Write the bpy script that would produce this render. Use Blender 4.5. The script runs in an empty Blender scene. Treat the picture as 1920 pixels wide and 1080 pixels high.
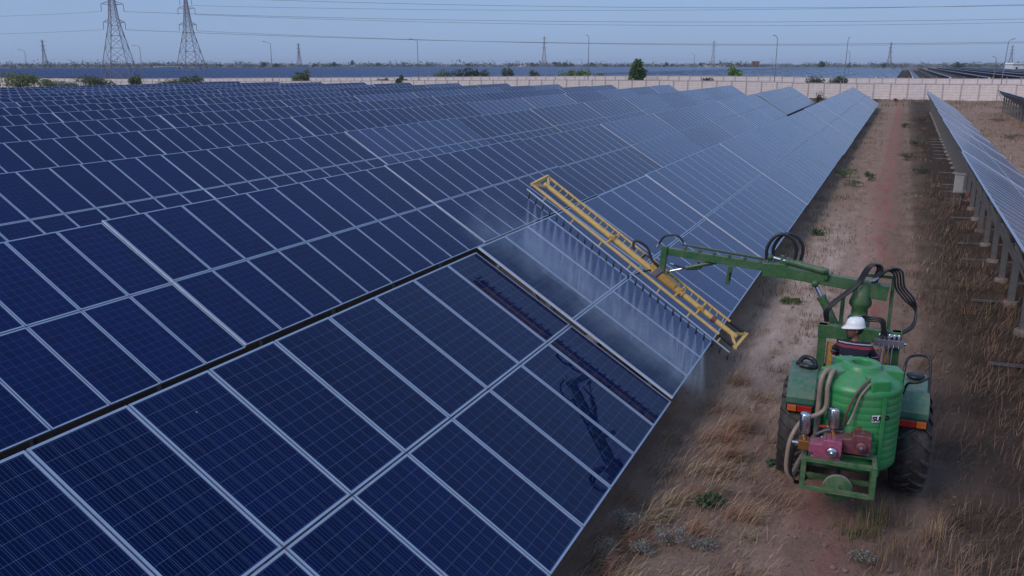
import bpy, bmesh, math, random
import numpy as np
from mathutils import Vector, Matrix, noise as mnoise
R = math.radians
random.seed(7); rng = np.random.default_rng(11)
scene = bpy.context.scene
COL = scene.collection

# ------------------------------------------------------------------ camera
CAM_H = 5.7
YAW, PITCH = R(24.093), math.atan(420/1600)
cam_d = bpy.data.cameras.new('camera'); cam = bpy.data.objects.new('camera', cam_d); COL.objects.link(cam)
cam.location = (0, 0, CAM_H); cam.rotation_euler = (math.pi/2 - PITCH, 0, YAW)
cam_d.sensor_width = 36; cam_d.lens = 30.0; cam_d.clip_start = 0.1; cam_d.clip_end = 20000
scene.camera = cam

# ------------------------------------------------------------------ sky, sun, exposure
SUN_EL, SUN_AZ = R(38), R(210)        # veiled sun behind the camera; a thin even overcast lies over a clear-sky gradient
world = bpy.data.worlds.new('World'); scene.world = world; world.use_nodes = True
wn = world.node_tree; wn.nodes.clear()
wo = wn.nodes.new('ShaderNodeOutputWorld'); bg = wn.nodes.new('ShaderNodeBackground')
sky = wn.nodes.new('ShaderNodeTexSky'); sky.sky_type = 'NISHITA'; sky.sun_disc = False
sky.sun_elevation = SUN_EL; sky.sun_rotation = SUN_AZ; sky.altitude = 0
sky.air_density = 1.0; sky.dust_density = 1.0; sky.ozone_density = 5.0
def wmul(a, b):
    n = wn.nodes.new('ShaderNodeVectorMath'); n.operation = 'MULTIPLY'
    for i, x in enumerate((a, b)):
        if isinstance(x, tuple): n.inputs[i].default_value = x
        else: wn.links.new(x, n.inputs[i])
    return n.outputs[0]
wtc = wn.nodes.new('ShaderNodeTexCoord'); wsp = wn.nodes.new('ShaderNodeSeparateXYZ'); wn.links.new(wtc.outputs['Generated'], wsp.inputs[0])
wp = wn.nodes.new('ShaderNodeMath'); wp.operation = 'POWER'; wp.use_clamp = True; wn.links.new(wsp.outputs[2], wp.inputs[0]); wp.inputs[1].default_value = 0.6
wz = wn.nodes.new('ShaderNodeMath'); wz.operation = 'MULTIPLY_ADD'; wn.links.new(wp.outputs[0], wz.inputs[0]); wz.inputs[1].default_value = 0.26; wz.inputs[2].default_value = 1.0
wc = wn.nodes.new('ShaderNodeCombineXYZ')
for i in range(3): wn.links.new(wz.outputs[0], wc.inputs[i])
BGS = 0.08
wnz = wn.nodes.new('ShaderNodeTexNoise'); wnz.inputs['Scale'].default_value = 2.2; wnz.inputs['Detail'].default_value = 5; wmp = wn.nodes.new('ShaderNodeMapping'); wmp.inputs['Scale'].default_value = (1, 1, 4)
wn.links.new(wtc.outputs['Generated'], wmp.inputs[0]); wn.links.new(wmp.outputs[0], wnz.inputs['Vector'])
wcl = wn.nodes.new('ShaderNodeMath'); wcl.operation = 'MULTIPLY_ADD'; wn.links.new(wnz.outputs[0], wcl.inputs[0]); wcl.inputs[1].default_value = 0.22; wcl.inputs[2].default_value = 0.89     # faint cloud veil
wcc = wn.nodes.new('ShaderNodeCombineXYZ')
for i in range(3): wn.links.new(wcl.outputs[0], wcc.inputs[i])
veil = wmul(wmul(wc.outputs[0], wcc.outputs[0]), (0.222/BGS, 0.328/BGS, 0.525/BGS))
wadd = wn.nodes.new('ShaderNodeVectorMath'); wadd.operation = 'ADD'
wn.links.new(wmul(sky.outputs[0], (0.25, 0.25, 0.30)), wadd.inputs[0]); wn.links.new(veil, wadd.inputs[1])
wn.links.new(wadd.outputs[0], bg.inputs[0]); wn.links.new(bg.outputs[0], wo.inputs[0])
bg.inputs[1].default_value = BGS
sun_d = bpy.data.lights.new('sun', 'SUN'); sun = bpy.data.objects.new('sun', sun_d); COL.objects.link(sun)
sun_d.energy = 1.9; sun_d.angle = R(22); sun_d.color = (1, 0.90, 0.84)
sdir = Vector((math.sin(SUN_AZ)*math.cos(SUN_EL), math.cos(SUN_AZ)*math.cos(SUN_EL), math.sin(SUN_EL)))
sun.rotation_euler = (-sdir).to_track_quat('-Z', 'Y').to_euler(); sun.location = (0, -30, 40)
vs = scene.view_settings; vs.view_transform = 'Standard'; vs.look = 'None'; vs.gamma = 1; vs.exposure = 0.0
vs.use_curve_mapping = False
cy = scene.cycles; cy.max_bounces = 6; cy.diffuse_bounces = 3; cy.glossy_bounces = 3; cy.transparent_max_bounces = 40; cy.volume_bounces = 0; cy.volume_step_rate = 3.0; cy.volume_max_steps = 64

# ------------------------------------------------------------------ materials
def nd(nt, t, **k):
    n = nt.nodes.new(t)
    for a, b in k.items(): setattr(n, a, b)
    return n
def mth(nt, op, a, b=None, c=None):
    n = nd(nt, 'ShaderNodeMath', operation=op)
    for i, x in enumerate((a, b, c)):
        if x is None: continue
        if isinstance(x, (int, float)): n.inputs[i].default_value = x
        else: nt.links.new(x, n.inputs[i])
    return n.outputs[0]
def mixc(nt, f, a, b):
    n = nd(nt, 'ShaderNodeMix', data_type='RGBA')
    for i, x in ((0, f), (6, a), (7, b)):
        if isinstance(x, (int, float)): n.inputs[i].default_value = x
        elif isinstance(x, tuple): n.inputs[i].default_value = (*x[:3], 1)
        else: nt.links.new(x, n.inputs[i])
    return n.outputs[2]
def new_mat(name):
    m = bpy.data.materials.new(name); m.use_nodes = True
    nt = m.node_tree; return m, nt, nt.nodes['Principled BSDF']
def ramp(nt, fac, stops, interp='LINEAR'):
    r = nd(nt, 'ShaderNodeValToRGB'); r.color_ramp.interpolation = interp
    el = r.color_ramp.elements
    while len(el) < len(stops): el.new(0.5)
    for e, (p, c) in zip(el, stops):
        e.position = p; e.color = (*c, 1) if isinstance(c, tuple) else (c, c, c, 1)
    nt.links.new(fac, r.inputs[0]); return r.outputs[0]
def noise_tex(nt, scale, detail=4, coord=None, rough=0.55):
    n = nd(nt, 'ShaderNodeTexNoise'); n.inputs['Scale'].default_value = scale; n.inputs['Detail'].default_value = detail
    n.inputs['Roughness'].default_value = rough
    if coord is not None: nt.links.new(coord, n.inputs['Vector'])
    return n.outputs[0]
MATS = {}
DUSTY = ('crane_green', 'tractor_green', 'tank_green', 'frame_green', 'pink', 'maroon', 'rubber', 'yellow')
def paint(name, col, rough=0.5, metal=0.0, dirt=None, dirt_amt=0.35, scale=6, var=0.25, bump=0.0, spec=0.5):
    """Surface with uneven colour, optional patches of dirt/wear and uneven gloss."""
    m, nt, b = new_mat(name)
    tc = nd(nt, 'ShaderNodeTexCoord').outputs['Object']
    n1 = noise_tex(nt, scale, 5, tc); n2 = noise_tex(nt, scale*5.3, 3, tc)
    lo = tuple(c*(1-var) for c in col); hi = tuple(min(1, c*(1+var)) for c in col)
    c = mixc(nt, ramp(nt, n1, [(0.3, 0.0), (0.7, 1.0)]), lo, hi)
    if dirt:
        f = mth(nt, 'MULTIPLY', ramp(nt, mth(nt, 'MULTIPLY_ADD', n2, 0.5, mth(nt, 'MULTIPLY', n1, 0.5)), [(0.44, 0.0), (0.62, 1.0)]), dirt_amt)
        c = mixc(nt, f, c, dirt)
    if name in DUSTY:      # road dust settled on surfaces that face up, and splashes
        sn = nd(nt, 'ShaderNodeSeparateXYZ'); nt.links.new(nd(nt, 'ShaderNodeNewGeometry').outputs['Normal'], sn.inputs[0])
        n3 = noise_tex(nt, 11, 6, tc, 0.7)
        up = mth(nt, 'MULTIPLY', ramp(nt, sn.outputs[2], [(0.2, 0.10), (1.0, 0.45)] if name != 'tank_green' else [(0.2, 0.06), (1.0, 0.26)]), ramp(nt, n3, [(0.38, 0.0), (0.62, 1.0)]))
        c = mixc(nt, up, c, (0.26, 0.205, 0.17))
    nt.links.new(c, b.inputs['Base Color'])
    nt.links.new(mth(nt, 'MULTIPLY_ADD', n2, 0.25, rough-0.12), b.inputs['Roughness'])
    b.inputs['Metallic'].default_value = metal; b.inputs['Specular IOR Level'].default_value = spec
    if bump:
        bp = nd(nt, 'ShaderNodeBump'); bp.inputs['Strength'].default_value = bump; bp.inputs['Distance'].default_value = 0.02
        nt.links.new(n2, bp.inputs['Height']); nt.links.new(bp.outputs[0], b.inputs['Normal'])
    MATS[name] = m; return m

def cell_mat(name, dust, rough, ior=1.33, lines=1.0, var=1.0, k=1.0):
    """Polycrystalline modules: 6 x 12 cells with gaps, bus bars and fingers, in UV metres."""
    m, nt, b = new_mat(name)
    uv = nd(nt, 'ShaderNodeUVMap'); uv.uv_map = 'UVMap'
    sp = nd(nt, 'ShaderNodeSeparateXYZ'); nt.links.new(uv.outputs[0], sp.inputs[0])
    x, y = sp.outputs[0], sp.outputs[1]          # x across the module (0..0.992), y along it (0..1.956), modules every 1 / 2 in far arrays
    xm = mth(nt, 'PINGPONG', x, 1e6); 
    cx = mth(nt, 'DIVIDE', mth(nt, 'SUBTRACT', x, 0.031), 0.1577); cy = mth(nt, 'DIVIDE', mth(nt, 'SUBTRACT', y, 0.034), 0.159)
    fx = mth(nt, 'FRACT', cx); fy = mth(nt, 'FRACT', cy)
    ex = mth(nt, 'ABSOLUTE', mth(nt, 'SUBTRACT', fx, 0.5)); ey = mth(nt, 'ABSOLUTE', mth(nt, 'SUBTRACT', fy, 0.5))
    gap = mth(nt, 'MAXIMUM', mth(nt, 'GREATER_THAN', ex, 0.488), mth(nt, 'GREATER_THAN', ey, 0.488))
    bars = mth(nt, 'LESS_THAN', mth(nt, 'ABSOLUTE', mth(nt, 'SUBTRACT', mth(nt, 'FRACT', mth(nt, 'MULTIPLY', fx, 4.0)), 0.5)), 0.04)
    oi = nd(nt, 'ShaderNodeObjectInfo').outputs['Random']
    cmb = nd(nt, 'ShaderNodeCombineXYZ')
    nt.links.new(mth(nt, 'FLOOR', cx), cmb.inputs[0]); nt.links.new(mth(nt, 'FLOOR', cy), cmb.inputs[1]); nt.links.new(mth(nt, 'MULTIPLY', oi, 57.3), cmb.inputs[2])
    wnz = nd(nt, 'ShaderNodeTexWhiteNoise', noise_dimensions='3D'); nt.links.new(cmb.outputs[0], wnz.inputs['Vector'])
    vor = nd(nt, 'ShaderNodeTexVoronoi'); vor.inputs['Scale'].default_value = 45; nt.links.new(uv.outputs[0], vor.inputs['Vector'])
    sv = nd(nt, 'ShaderNodeSeparateColor'); nt.links.new(vor.outputs['Color'], sv.inputs[0])
    t = mth(nt, 'ADD', mth(nt, 'MULTIPLY_ADD', wnz.outputs['Value'], 0.45*var, 0.22*(1-var)), mth(nt, 'MULTIPLY_ADD', sv.outputs[0], 0.25*var, 0.12*(1-var)))
    t = mth(nt, 'ADD', t, mth(nt, 'MULTIPLY', oi, 0.3))
    c = mixc(nt, t, (0.0003*k, 0.0030*k, 0.029*k), (0.0011*k, 0.0082*k, 0.068*k))
    c = mixc(nt, mth(nt, 'MULTIPLY', bars, 0.5*lines), c, (0.11, 0.14, 0.24))
    c = mixc(nt, mth(nt, 'MULTIPLY', gap, 0.7*lines), c, (0.12, 0.15, 0.25))
    geo = nd(nt, 'ShaderNodeNewGeometry').outputs['Position']
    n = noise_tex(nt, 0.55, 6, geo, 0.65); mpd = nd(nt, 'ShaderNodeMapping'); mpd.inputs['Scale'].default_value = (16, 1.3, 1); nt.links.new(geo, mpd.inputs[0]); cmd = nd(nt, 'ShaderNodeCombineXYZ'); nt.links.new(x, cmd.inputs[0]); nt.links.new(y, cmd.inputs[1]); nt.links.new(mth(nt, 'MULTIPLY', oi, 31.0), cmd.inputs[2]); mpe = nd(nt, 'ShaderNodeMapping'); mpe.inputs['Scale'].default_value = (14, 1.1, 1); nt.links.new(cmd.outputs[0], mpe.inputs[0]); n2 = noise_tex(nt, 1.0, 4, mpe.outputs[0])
    dust_sheen = mth(nt, 'MULTIPLY', ramp(nt, mth(nt, 'MULTIPLY_ADD', n2, 0.25, mth(nt, 'MULTIPLY', n, 0.75)), [(0.3, 0.35), (0.7, 1.0)]), dust)
    c = mixc(nt, dust_sheen, c, (0.145, 0.20, 0.37))  # dust tinted blue, with the glass's sheen and haze painted in
    nt.links.new(c, b.inputs['Base Color'])
    nt.links.new(mth(nt, 'MULTIPLY_ADD', dust_sheen, 1.0, rough), b.inputs['Roughness'])
    b.inputs['IOR'].default_value = ior; b.inputs['Specular Tint'].default_value = (0.25, 0.50, 1.0, 1)     # blue anti-reflection coating
    vd = nd(nt, 'ShaderNodeTexVoronoi'); vd.inputs['Scale'].default_value = 1.15; nt.links.new(geo, vd.inputs['Vector'])
    drop = mth(nt, 'MULTIPLY', mth(nt, 'LESS_THAN', vd.outputs['Distance'], 0.022), 0.45 if lines > 0.5 else 0.0)
    nt.links.new(mixc(nt, drop, c, (0.55, 0.55, 0.5)), b.inputs['Base Color'])
    MATS[name] = m; return m
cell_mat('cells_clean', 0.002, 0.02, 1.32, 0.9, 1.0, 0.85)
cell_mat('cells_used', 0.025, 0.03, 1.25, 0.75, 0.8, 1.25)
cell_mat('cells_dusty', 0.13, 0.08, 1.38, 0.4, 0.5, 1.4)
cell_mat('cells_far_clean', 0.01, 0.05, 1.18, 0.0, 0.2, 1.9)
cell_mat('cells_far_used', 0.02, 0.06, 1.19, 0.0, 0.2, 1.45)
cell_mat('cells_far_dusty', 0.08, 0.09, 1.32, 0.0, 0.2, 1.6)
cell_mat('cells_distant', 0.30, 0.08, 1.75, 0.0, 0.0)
paint('aluminium', (0.40, 0.46, 0.58), 0.42, 0.6, var=0.10, scale=3)
paint('lit_frame_edge', (0.50, 0.55, 0.64), 0.45, 0.2, var=0.08)
paint('galvanised', (0.23, 0.24, 0.26), 0.5, 0.7, dirt=(0.16, 0.12, 0.10), dirt_amt=0.4, scale=5)
paint('backsheet', (0.10, 0.10, 0.11), 0.7, var=0.1)
paint('concrete', (0.22, 0.19, 0.17), 0.9, dirt=(0.16, 0.10, 0.08), dirt_amt=0.6, scale=4, bump=0.4)
paint('wall_concrete', (0.71, 0.62, 0.58), 0.9, dirt=(0.46, 0.38, 0.36), dirt_amt=0.6, scale=0.55, bump=0.3, var=0.16)
paint('wall_post', (0.46, 0.38, 0.37), 0.9, dirt=(0.24, 0.2, 0.18), dirt_amt=0.6, scale=1.2, var=0.2)
paint('crane_green', (0.016, 0.105, 0.026), 0.46, dirt=(0.13, 0.11, 0.085), dirt_amt=0.5, scale=4, var=0.22)
paint('tractor_green', (0.018, 0.135, 0.078), 0.42, dirt=(0.15, 0.14, 0.125), dirt_amt=0.5, scale=4, var=0.18)
paint('tank_green', (0.016, 0.25, 0.066), 0.40, dirt=(0.11, 0.19, 0.11), dirt_amt=0.6, scale=3, var=0.12)
paint('frame_green', (0.022, 0.12, 0.035), 0.5, dirt=(0.15, 0.12, 0.085), dirt_amt=0.6, scale=9, var=0.3)
paint('yellow', (0.64, 0.42, 0.115), 0.45, dirt=(0.36, 0.19, 0.06), dirt_amt=0.45, scale=3, var=0.15)
paint('yellow_worn', (0.50, 0.29, 0.065), 0.55, dirt=(0.16, 0.07, 0.03), dirt_amt=0.7, scale=9, var=0.3)
paint('rubber', (0.011, 0.011, 0.013), 0.75, dirt=(0.05, 0.042, 0.038), dirt_amt=0.45, scale=5, var=0.3)
paint('hose_black', (0.014, 0.014, 0.017), 0.42, var=0.3, scale=10)
paint('hose_tan', (0.27, 0.20, 0.155), 0.5, dirt=(0.15, 0.11, 0.09), dirt_amt=0.5, scale=8)
paint('hose_brown', (0.12, 0.065, 0.055), 0.5, scale=8)
paint('chrome', (0.62, 0.64, 0.67), 0.25, 1.0, dirt=(0.3, 0.28, 0.26), dirt_amt=0.3, scale=12, var=0.1)
paint('pink', (0.30, 0.06, 0.13), 0.45, dirt=(0.20, 0.07, 0.09), dirt_amt=0.5, scale=14)
paint('maroon', (0.15, 0.028, 0.045), 0.5, dirt=(0.08, 0.04, 0.035), dirt_amt=0.6, scale=14)
paint('brass', (0.38, 0.17, 0.05), 0.4, 0.7, dirt=(0.14, 0.06, 0.03), dirt_amt=0.6, scale=18)
paint('black_paint', (0.012, 0.012, 0.014), 0.4, var=0.2)
paint('grey_paint', (0.33, 0.34, 0.35), 0.5, dirt=(0.2, 0.17, 0.15), dirt_amt=0.4)
paint('white_paint', (0.78, 0.79, 0.80), 0.4, dirt=(0.5, 0.47, 0.44), dirt_amt=0.25, scale=5, var=0.06)
paint('red_lens', (0.36, 0.014, 0.010), 0.2, var=0.15, scale=20)
paint('orange_lens', (0.50, 0.11, 0.02), 0.2, var=0.15, scale=20)
paint('skin', (0.15, 0.070, 0.045), 0.5, var=0.12, scale=20)
paint('hair', (0.010, 0.008, 0.008), 0.6)
paint('trousers', (0.045, 0.045, 0.055), 0.85, scale=12)
paint('wall_far', (0.70, 0.63, 0.62), 0.9, dirt=(0.45, 0.38, 0.36), dirt_amt=0.5, scale=0.4, var=0.12)
paint('steel_dark', (0.15, 0.13, 0.16), 0.6, 0.3, var=0.15)
paint('pylon_steel', (0.25, 0.23, 0.27), 0.6, 0.3, var=0.15)
paint('lamp_pole', (0.22, 0.22, 0.25), 0.5, 0.5, var=0.15)
paint('bark', (0.10, 0.075, 0.055), 0.9, scale=8)
paint('plaster', (0.70, 0.69, 0.67), 0.8, dirt=(0.45, 0.42, 0.4), dirt_amt=0.4, scale=0.5)
paint('roof_dark', (0.10, 0.09, 0.09), 0.8)
paint('window_dark', (0.02, 0.025, 0.03), 0.15)
paint('rust_roof', (0.20, 0.075, 0.05), 0.8)
paint('stone', (0.20, 0.13, 0.115), 0.9, scale=20, bump=0.4)
paint('red_cable', (0.35, 0.03, 0.03), 0.5)

# shirt with woven stripes (colour of the cloth itself)
m, nt, b = new_mat('shirt')
tc = nd(nt, 'ShaderNodeTexCoord').outputs['Object']; sp = nd(nt, 'ShaderNodeSeparateXYZ'); nt.links.new(tc, sp.inputs[0])
z = mth(nt, 'ADD', sp.outputs[2], mth(nt, 'MULTIPLY', noise_tex(nt, 6, 2, tc), 0.03))
st = ramp(nt, mth(nt, 'FRACT', mth(nt, 'MULTIPLY', z, 5.2)), [(0.0, (0.008, 0.010, 0.024)), (0.55, (0.008, 0.010, 0.024)), (0.56, (0.23, 0.02, 0.045)), (0.74, (0.23, 0.02, 0.045)), (0.75, (0.008, 0.010, 0.024)), (0.86, (0.35, 0.33, 0.36)), (0.93, (0.008, 0.010, 0.024))], 'CONSTANT')
nt.links.new(st, b.inputs['Base Color']); b.inputs['Roughness'].default_value = 0.9; MATS['shirt'] = m

def veg_mat(name, rough=0.8, transl=0.25):
    """Leaf / straw material: each blade carries its own natural colour."""
    m, nt, b = new_mat(name)
    a = nd(nt, 'ShaderNodeVertexColor'); a.layer_name = 'Col'
    nt.links.new(a.outputs[0], b.inputs['Base Color']); b.inputs['Roughness'].default_value = rough
    b.inputs['Specular IOR Level'].default_value = 0.2
    tr = nd(nt, 'ShaderNodeBsdfTranslucent'); nt.links.new(a.outputs[0], tr.inputs[0])
    mx = nd(nt, 'ShaderNodeMixShader'); mx.inputs[0].default_value = transl
    nt.links.new(b.outputs[0], mx.inputs[1]); nt.links.new(tr.outputs[0], mx.inputs[2])
    nt.links.new(mx.outputs[0], nt.nodes['Material Output'].inputs[0]); MATS[name] = m
veg_mat('leaf'); veg_mat('straw', 0.85, 0.15)

# ground: red soil, dust, trampled straw in bands along the rows
m, nt, b = new_mat('ground')
pos = nd(nt, 'ShaderNodeNewGeometry').outputs['Position']
sp = nd(nt, 'ShaderNodeSeparateXYZ'); nt.links.new(pos, sp.inputs[0])
mp = nd(nt, 'ShaderNodeMapping'); mp.inputs['Scale'].default_value = (1, 0.28, 1); nt.links.new(pos, mp.inputs[0])
nb = noise_tex(nt, 0.55, 6, mp.outputs[0], 0.6); nm = noise_tex(nt, 2.6, 6, mp.outputs[0], 0.65); nf = noise_tex(nt, 16, 5, pos, 0.7)
vf = nd(nt, 'ShaderNodeTexVoronoi'); vf.inputs['Scale'].default_value = 30; nt.links.new(pos, vf.inputs['Vector'])
soil = mixc(nt, ramp(nt, nm, [(0.33, 0.0), (0.66, 1.0)]), (0.235, 0.138, 0.096), (0.40, 0.262, 0.19))
soil = mixc(nt, mth(nt, 'MULTIPLY', ramp(nt, nf, [(0.35, 1.0), (0.55, 0.0)]), 0.55), soil, (0.105, 0.066, 0.057))
soil = mixc(nt, mth(nt, 'MULTIPLY', ramp(nt, vf.outputs[0], [(0.02, 1.0), (0.16, 0.0)]), 0.5), soil, (0.38, 0.275, 0.23))
def band(c, w, soft):
    d = mth(nt, 'ABSOLUTE', mth(nt, 'SUBTRACT', mth(nt, 'ADD', sp.outputs[0], mth(nt, 'MULTIPLY_ADD', nb, 1.6, -0.8)), c))
    return ramp(nt, mth(nt, 'DIVIDE', d, w+soft), [(w/(w+soft), 1.0), (1.0, 0.0)])
redf = mth(nt, 'MULTIPLY', band(-0.35, 0.25, 0.55), ramp(nt, nm, [(0.42, 0.0), (0.58, 1.0)]))
soil = mixc(nt, mth(nt, 'MULTIPLY', redf, 0.85), soil, (0.27, 0.095, 0.080))
strawc = mixc(nt, nf, (0.11, 0.075, 0.05), (0.25, 0.185, 0.115))
sf = mth(nt, 'MAXIMUM', mth(nt, 'MULTIPLY', band(-2.3, 0.3, 0.7), 0.6), mth(nt, 'MULTIPLY', band(2.1, 0.8, 0.9), 0.65))
sf = mth(nt, 'MULTIPLY', sf, ramp(nt, mth(nt, 'MULTIPLY_ADD', nm, 0.6, mth(nt, 'MULTIPLY', nf, 0.4)), [(0.36, 0.1), (0.62, 1.0)]))
soil = mixc(nt, sf, soil, strawc)
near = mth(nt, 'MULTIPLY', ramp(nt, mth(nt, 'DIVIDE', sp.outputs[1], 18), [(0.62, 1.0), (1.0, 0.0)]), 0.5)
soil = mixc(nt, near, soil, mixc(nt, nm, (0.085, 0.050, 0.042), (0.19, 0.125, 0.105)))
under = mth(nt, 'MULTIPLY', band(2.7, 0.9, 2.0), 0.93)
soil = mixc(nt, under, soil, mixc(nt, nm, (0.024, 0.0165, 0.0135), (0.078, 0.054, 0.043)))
dl = mth(nt, 'LESS_THAN', mth(nt, 'ABSOLUTE', mth(nt, 'SUBTRACT', sp.outputs[0], -2.75)), 0.0)
# wet strip under the drip edge of the cleaned tables
wet = mth(nt, 'MULTIPLY', ramp(nt, mth(nt, 'ABSOLUTE', mth(nt, 'SUBTRACT', mth(nt, 'ADD', sp.outputs[0], mth(nt, 'MULTIPLY_ADD', nm, 0.5, -0.25)), -2.62)), [(0.10, 1.0), (0.42, 0.0)]), ramp(nt, mth(nt, 'DIVIDE', sp.outputs[1], 14.5), [(0.93, 1.0), (1.0, 0.0)]))
soil = mixc(nt, mth(nt, 'MULTIPLY', wet, 0.15), soil, (0.07, 0.042, 0.034))
pale = mth(nt, 'MULTIPLY', mth(nt, 'MULTIPLY', band(-1.5, 0.5, 0.9), ramp(nt, mth(nt, 'DIVIDE', sp.outputs[1], 45), [(0.30, 0.0), (0.40, 1.0), (0.62, 1.0), (0.85, 0.0)])), ramp(nt, nm, [(0.35, 0.25), (0.6, 0.9)]))
soil = mixc(nt, pale, soil, (0.48, 0.355, 0.30))
for wx in (-0.93, 0.62):       # compacted wheel tracks
    d_ = mth(nt, 'ABSOLUTE', mth(nt, 'SUBTRACT', mth(nt, 'ADD', sp.outputs[0], mth(nt, 'MULTIPLY_ADD', nb, 0.3, -0.15)), wx))
    tr_ = mth(nt, 'MULTIPLY', ramp(nt, d_, [(0.12, 1.0), (0.30, 0.0)]), ramp(nt, nm, [(0.38, 0.15), (0.62, 0.7)]))
    soil = mixc(nt, tr_, soil, (0.28, 0.185, 0.14))
lane = ramp(nt, mth(nt, 'MULTIPLY', sp.outputs[0], -0.25), [(0.78, 0.0), (0.95, 1.0)])     # near-black ground colour left of the sprayed row
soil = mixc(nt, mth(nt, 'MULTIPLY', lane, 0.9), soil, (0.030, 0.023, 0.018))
# far farmland beyond the plant
farn = noise_tex(nt, 0.006, 5, pos, 0.6)
soil = mixc(nt, ramp(nt, mth(nt, 'DIVIDE', sp.outputs[1], 230), [(0.90, 0.0), (0.95, 1.0)]), soil, (0.055, 0.042, 0.034))
far = mixc(nt, ramp(nt, farn, [(0.4, 0.0), (0.6, 1.0)]), (0.10, 0.085, 0.055), (0.20, 0.15, 0.11))
soil = mixc(nt, ramp(nt, mth(nt, 'DIVIDE', sp.outputs[1], 900), [(0.95, 0.0), (1.0, 1.0)]), soil, far)
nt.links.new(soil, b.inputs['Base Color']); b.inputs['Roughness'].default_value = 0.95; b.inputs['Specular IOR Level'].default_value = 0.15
nt.links.new(mth(nt, 'MULTIPLY_ADD', wet, -0.35, 0.95), b.inputs['Roughness'])
bp = nd(nt, 'ShaderNodeBump'); bp.inputs['Strength'].default_value = 0.7; bp.inputs['Distance'].default_value = 0.03
nt.links.new(mth(nt, 'ADD', nf, mth(nt, 'MULTIPLY', nm, 1.5)), bp.inputs['Height']); nt.links.new(bp.outputs[0], b.inputs['Normal'])
MATS['ground'] = m

# fine water spray: mostly clear, scattering sheets of droplets
m, nt, b = new_mat('spray')
uv = nd(nt, 'ShaderNodeUVMap'); uv.uv_map = 'UVMap'
sp = nd(nt, 'ShaderNodeSeparateXYZ'); nt.links.new(uv.outputs[0], sp.inputs[0])
oi = nd(nt, 'ShaderNodeObjectInfo').outputs['Random']
cm = nd(nt, 'ShaderNodeCombineXYZ'); nt.links.new(mth(nt, 'DIVIDE', mth(nt, 'MULTIPLY', mth(nt, 'SUBTRACT', sp.outputs[0], 0.5), 9.0), 1.0), cm.inputs[0]); nt.links.new(mth(nt, 'MULTIPLY', sp.outputs[1], 0.9), cm.inputs[1]); nt.links.new(mth(nt, 'MULTIPLY', oi, 40), cm.inputs[2])
nz = noise_tex(nt, 1.0, 5, cm.outputs[0], 0.6)
edge = ramp(nt, mth(nt, 'ABSOLUTE', mth(nt, 'SUBTRACT', sp.outputs[0], 0.5)), [(0.12, 1.0), (0.5, 0.0)])
fall = ramp(nt, sp.outputs[1], [(0.0, 0.65), (0.2, 0.6), (0.7, 0.5), (1.0, 0.0)])
al = mth(nt, 'MULTIPLY', mth(nt, 'MULTIPLY', edge, fall), ramp(nt, nz, [(0.36, 0.2), (0.64, 1.0)]))
al = mth(nt, 'MULTIPLY', al, 0.58)
df = nd(nt, 'ShaderNodeBsdfDiffuse'); df.inputs[0].default_value = (0.66, 0.80, 1.0, 1)
tl = nd(nt, 'ShaderNodeBsdfTranslucent'); tl.inputs[0].default_value = (0.75, 0.84, 1.0, 1)
ms = nd(nt, 'ShaderNodeMixShader'); ms.inputs[0].default_value = 0.5
nt.links.new(df.outputs[0], ms.inputs[1]); nt.links.new(tl.outputs[0], ms.inputs[2])
tp = nd(nt, 'ShaderNodeBsdfTransparent'); mx = nd(nt, 'ShaderNodeMixShader')
nt.links.new(al, mx.inputs[0]); nt.links.new(tp.outputs[0], mx.inputs[1]); nt.links.new(ms.outputs[0], mx.inputs[2])
nt.links.new(mx.outputs[0], nt.nodes['Material Output'].inputs[0]); MATS['spray'] = m

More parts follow.
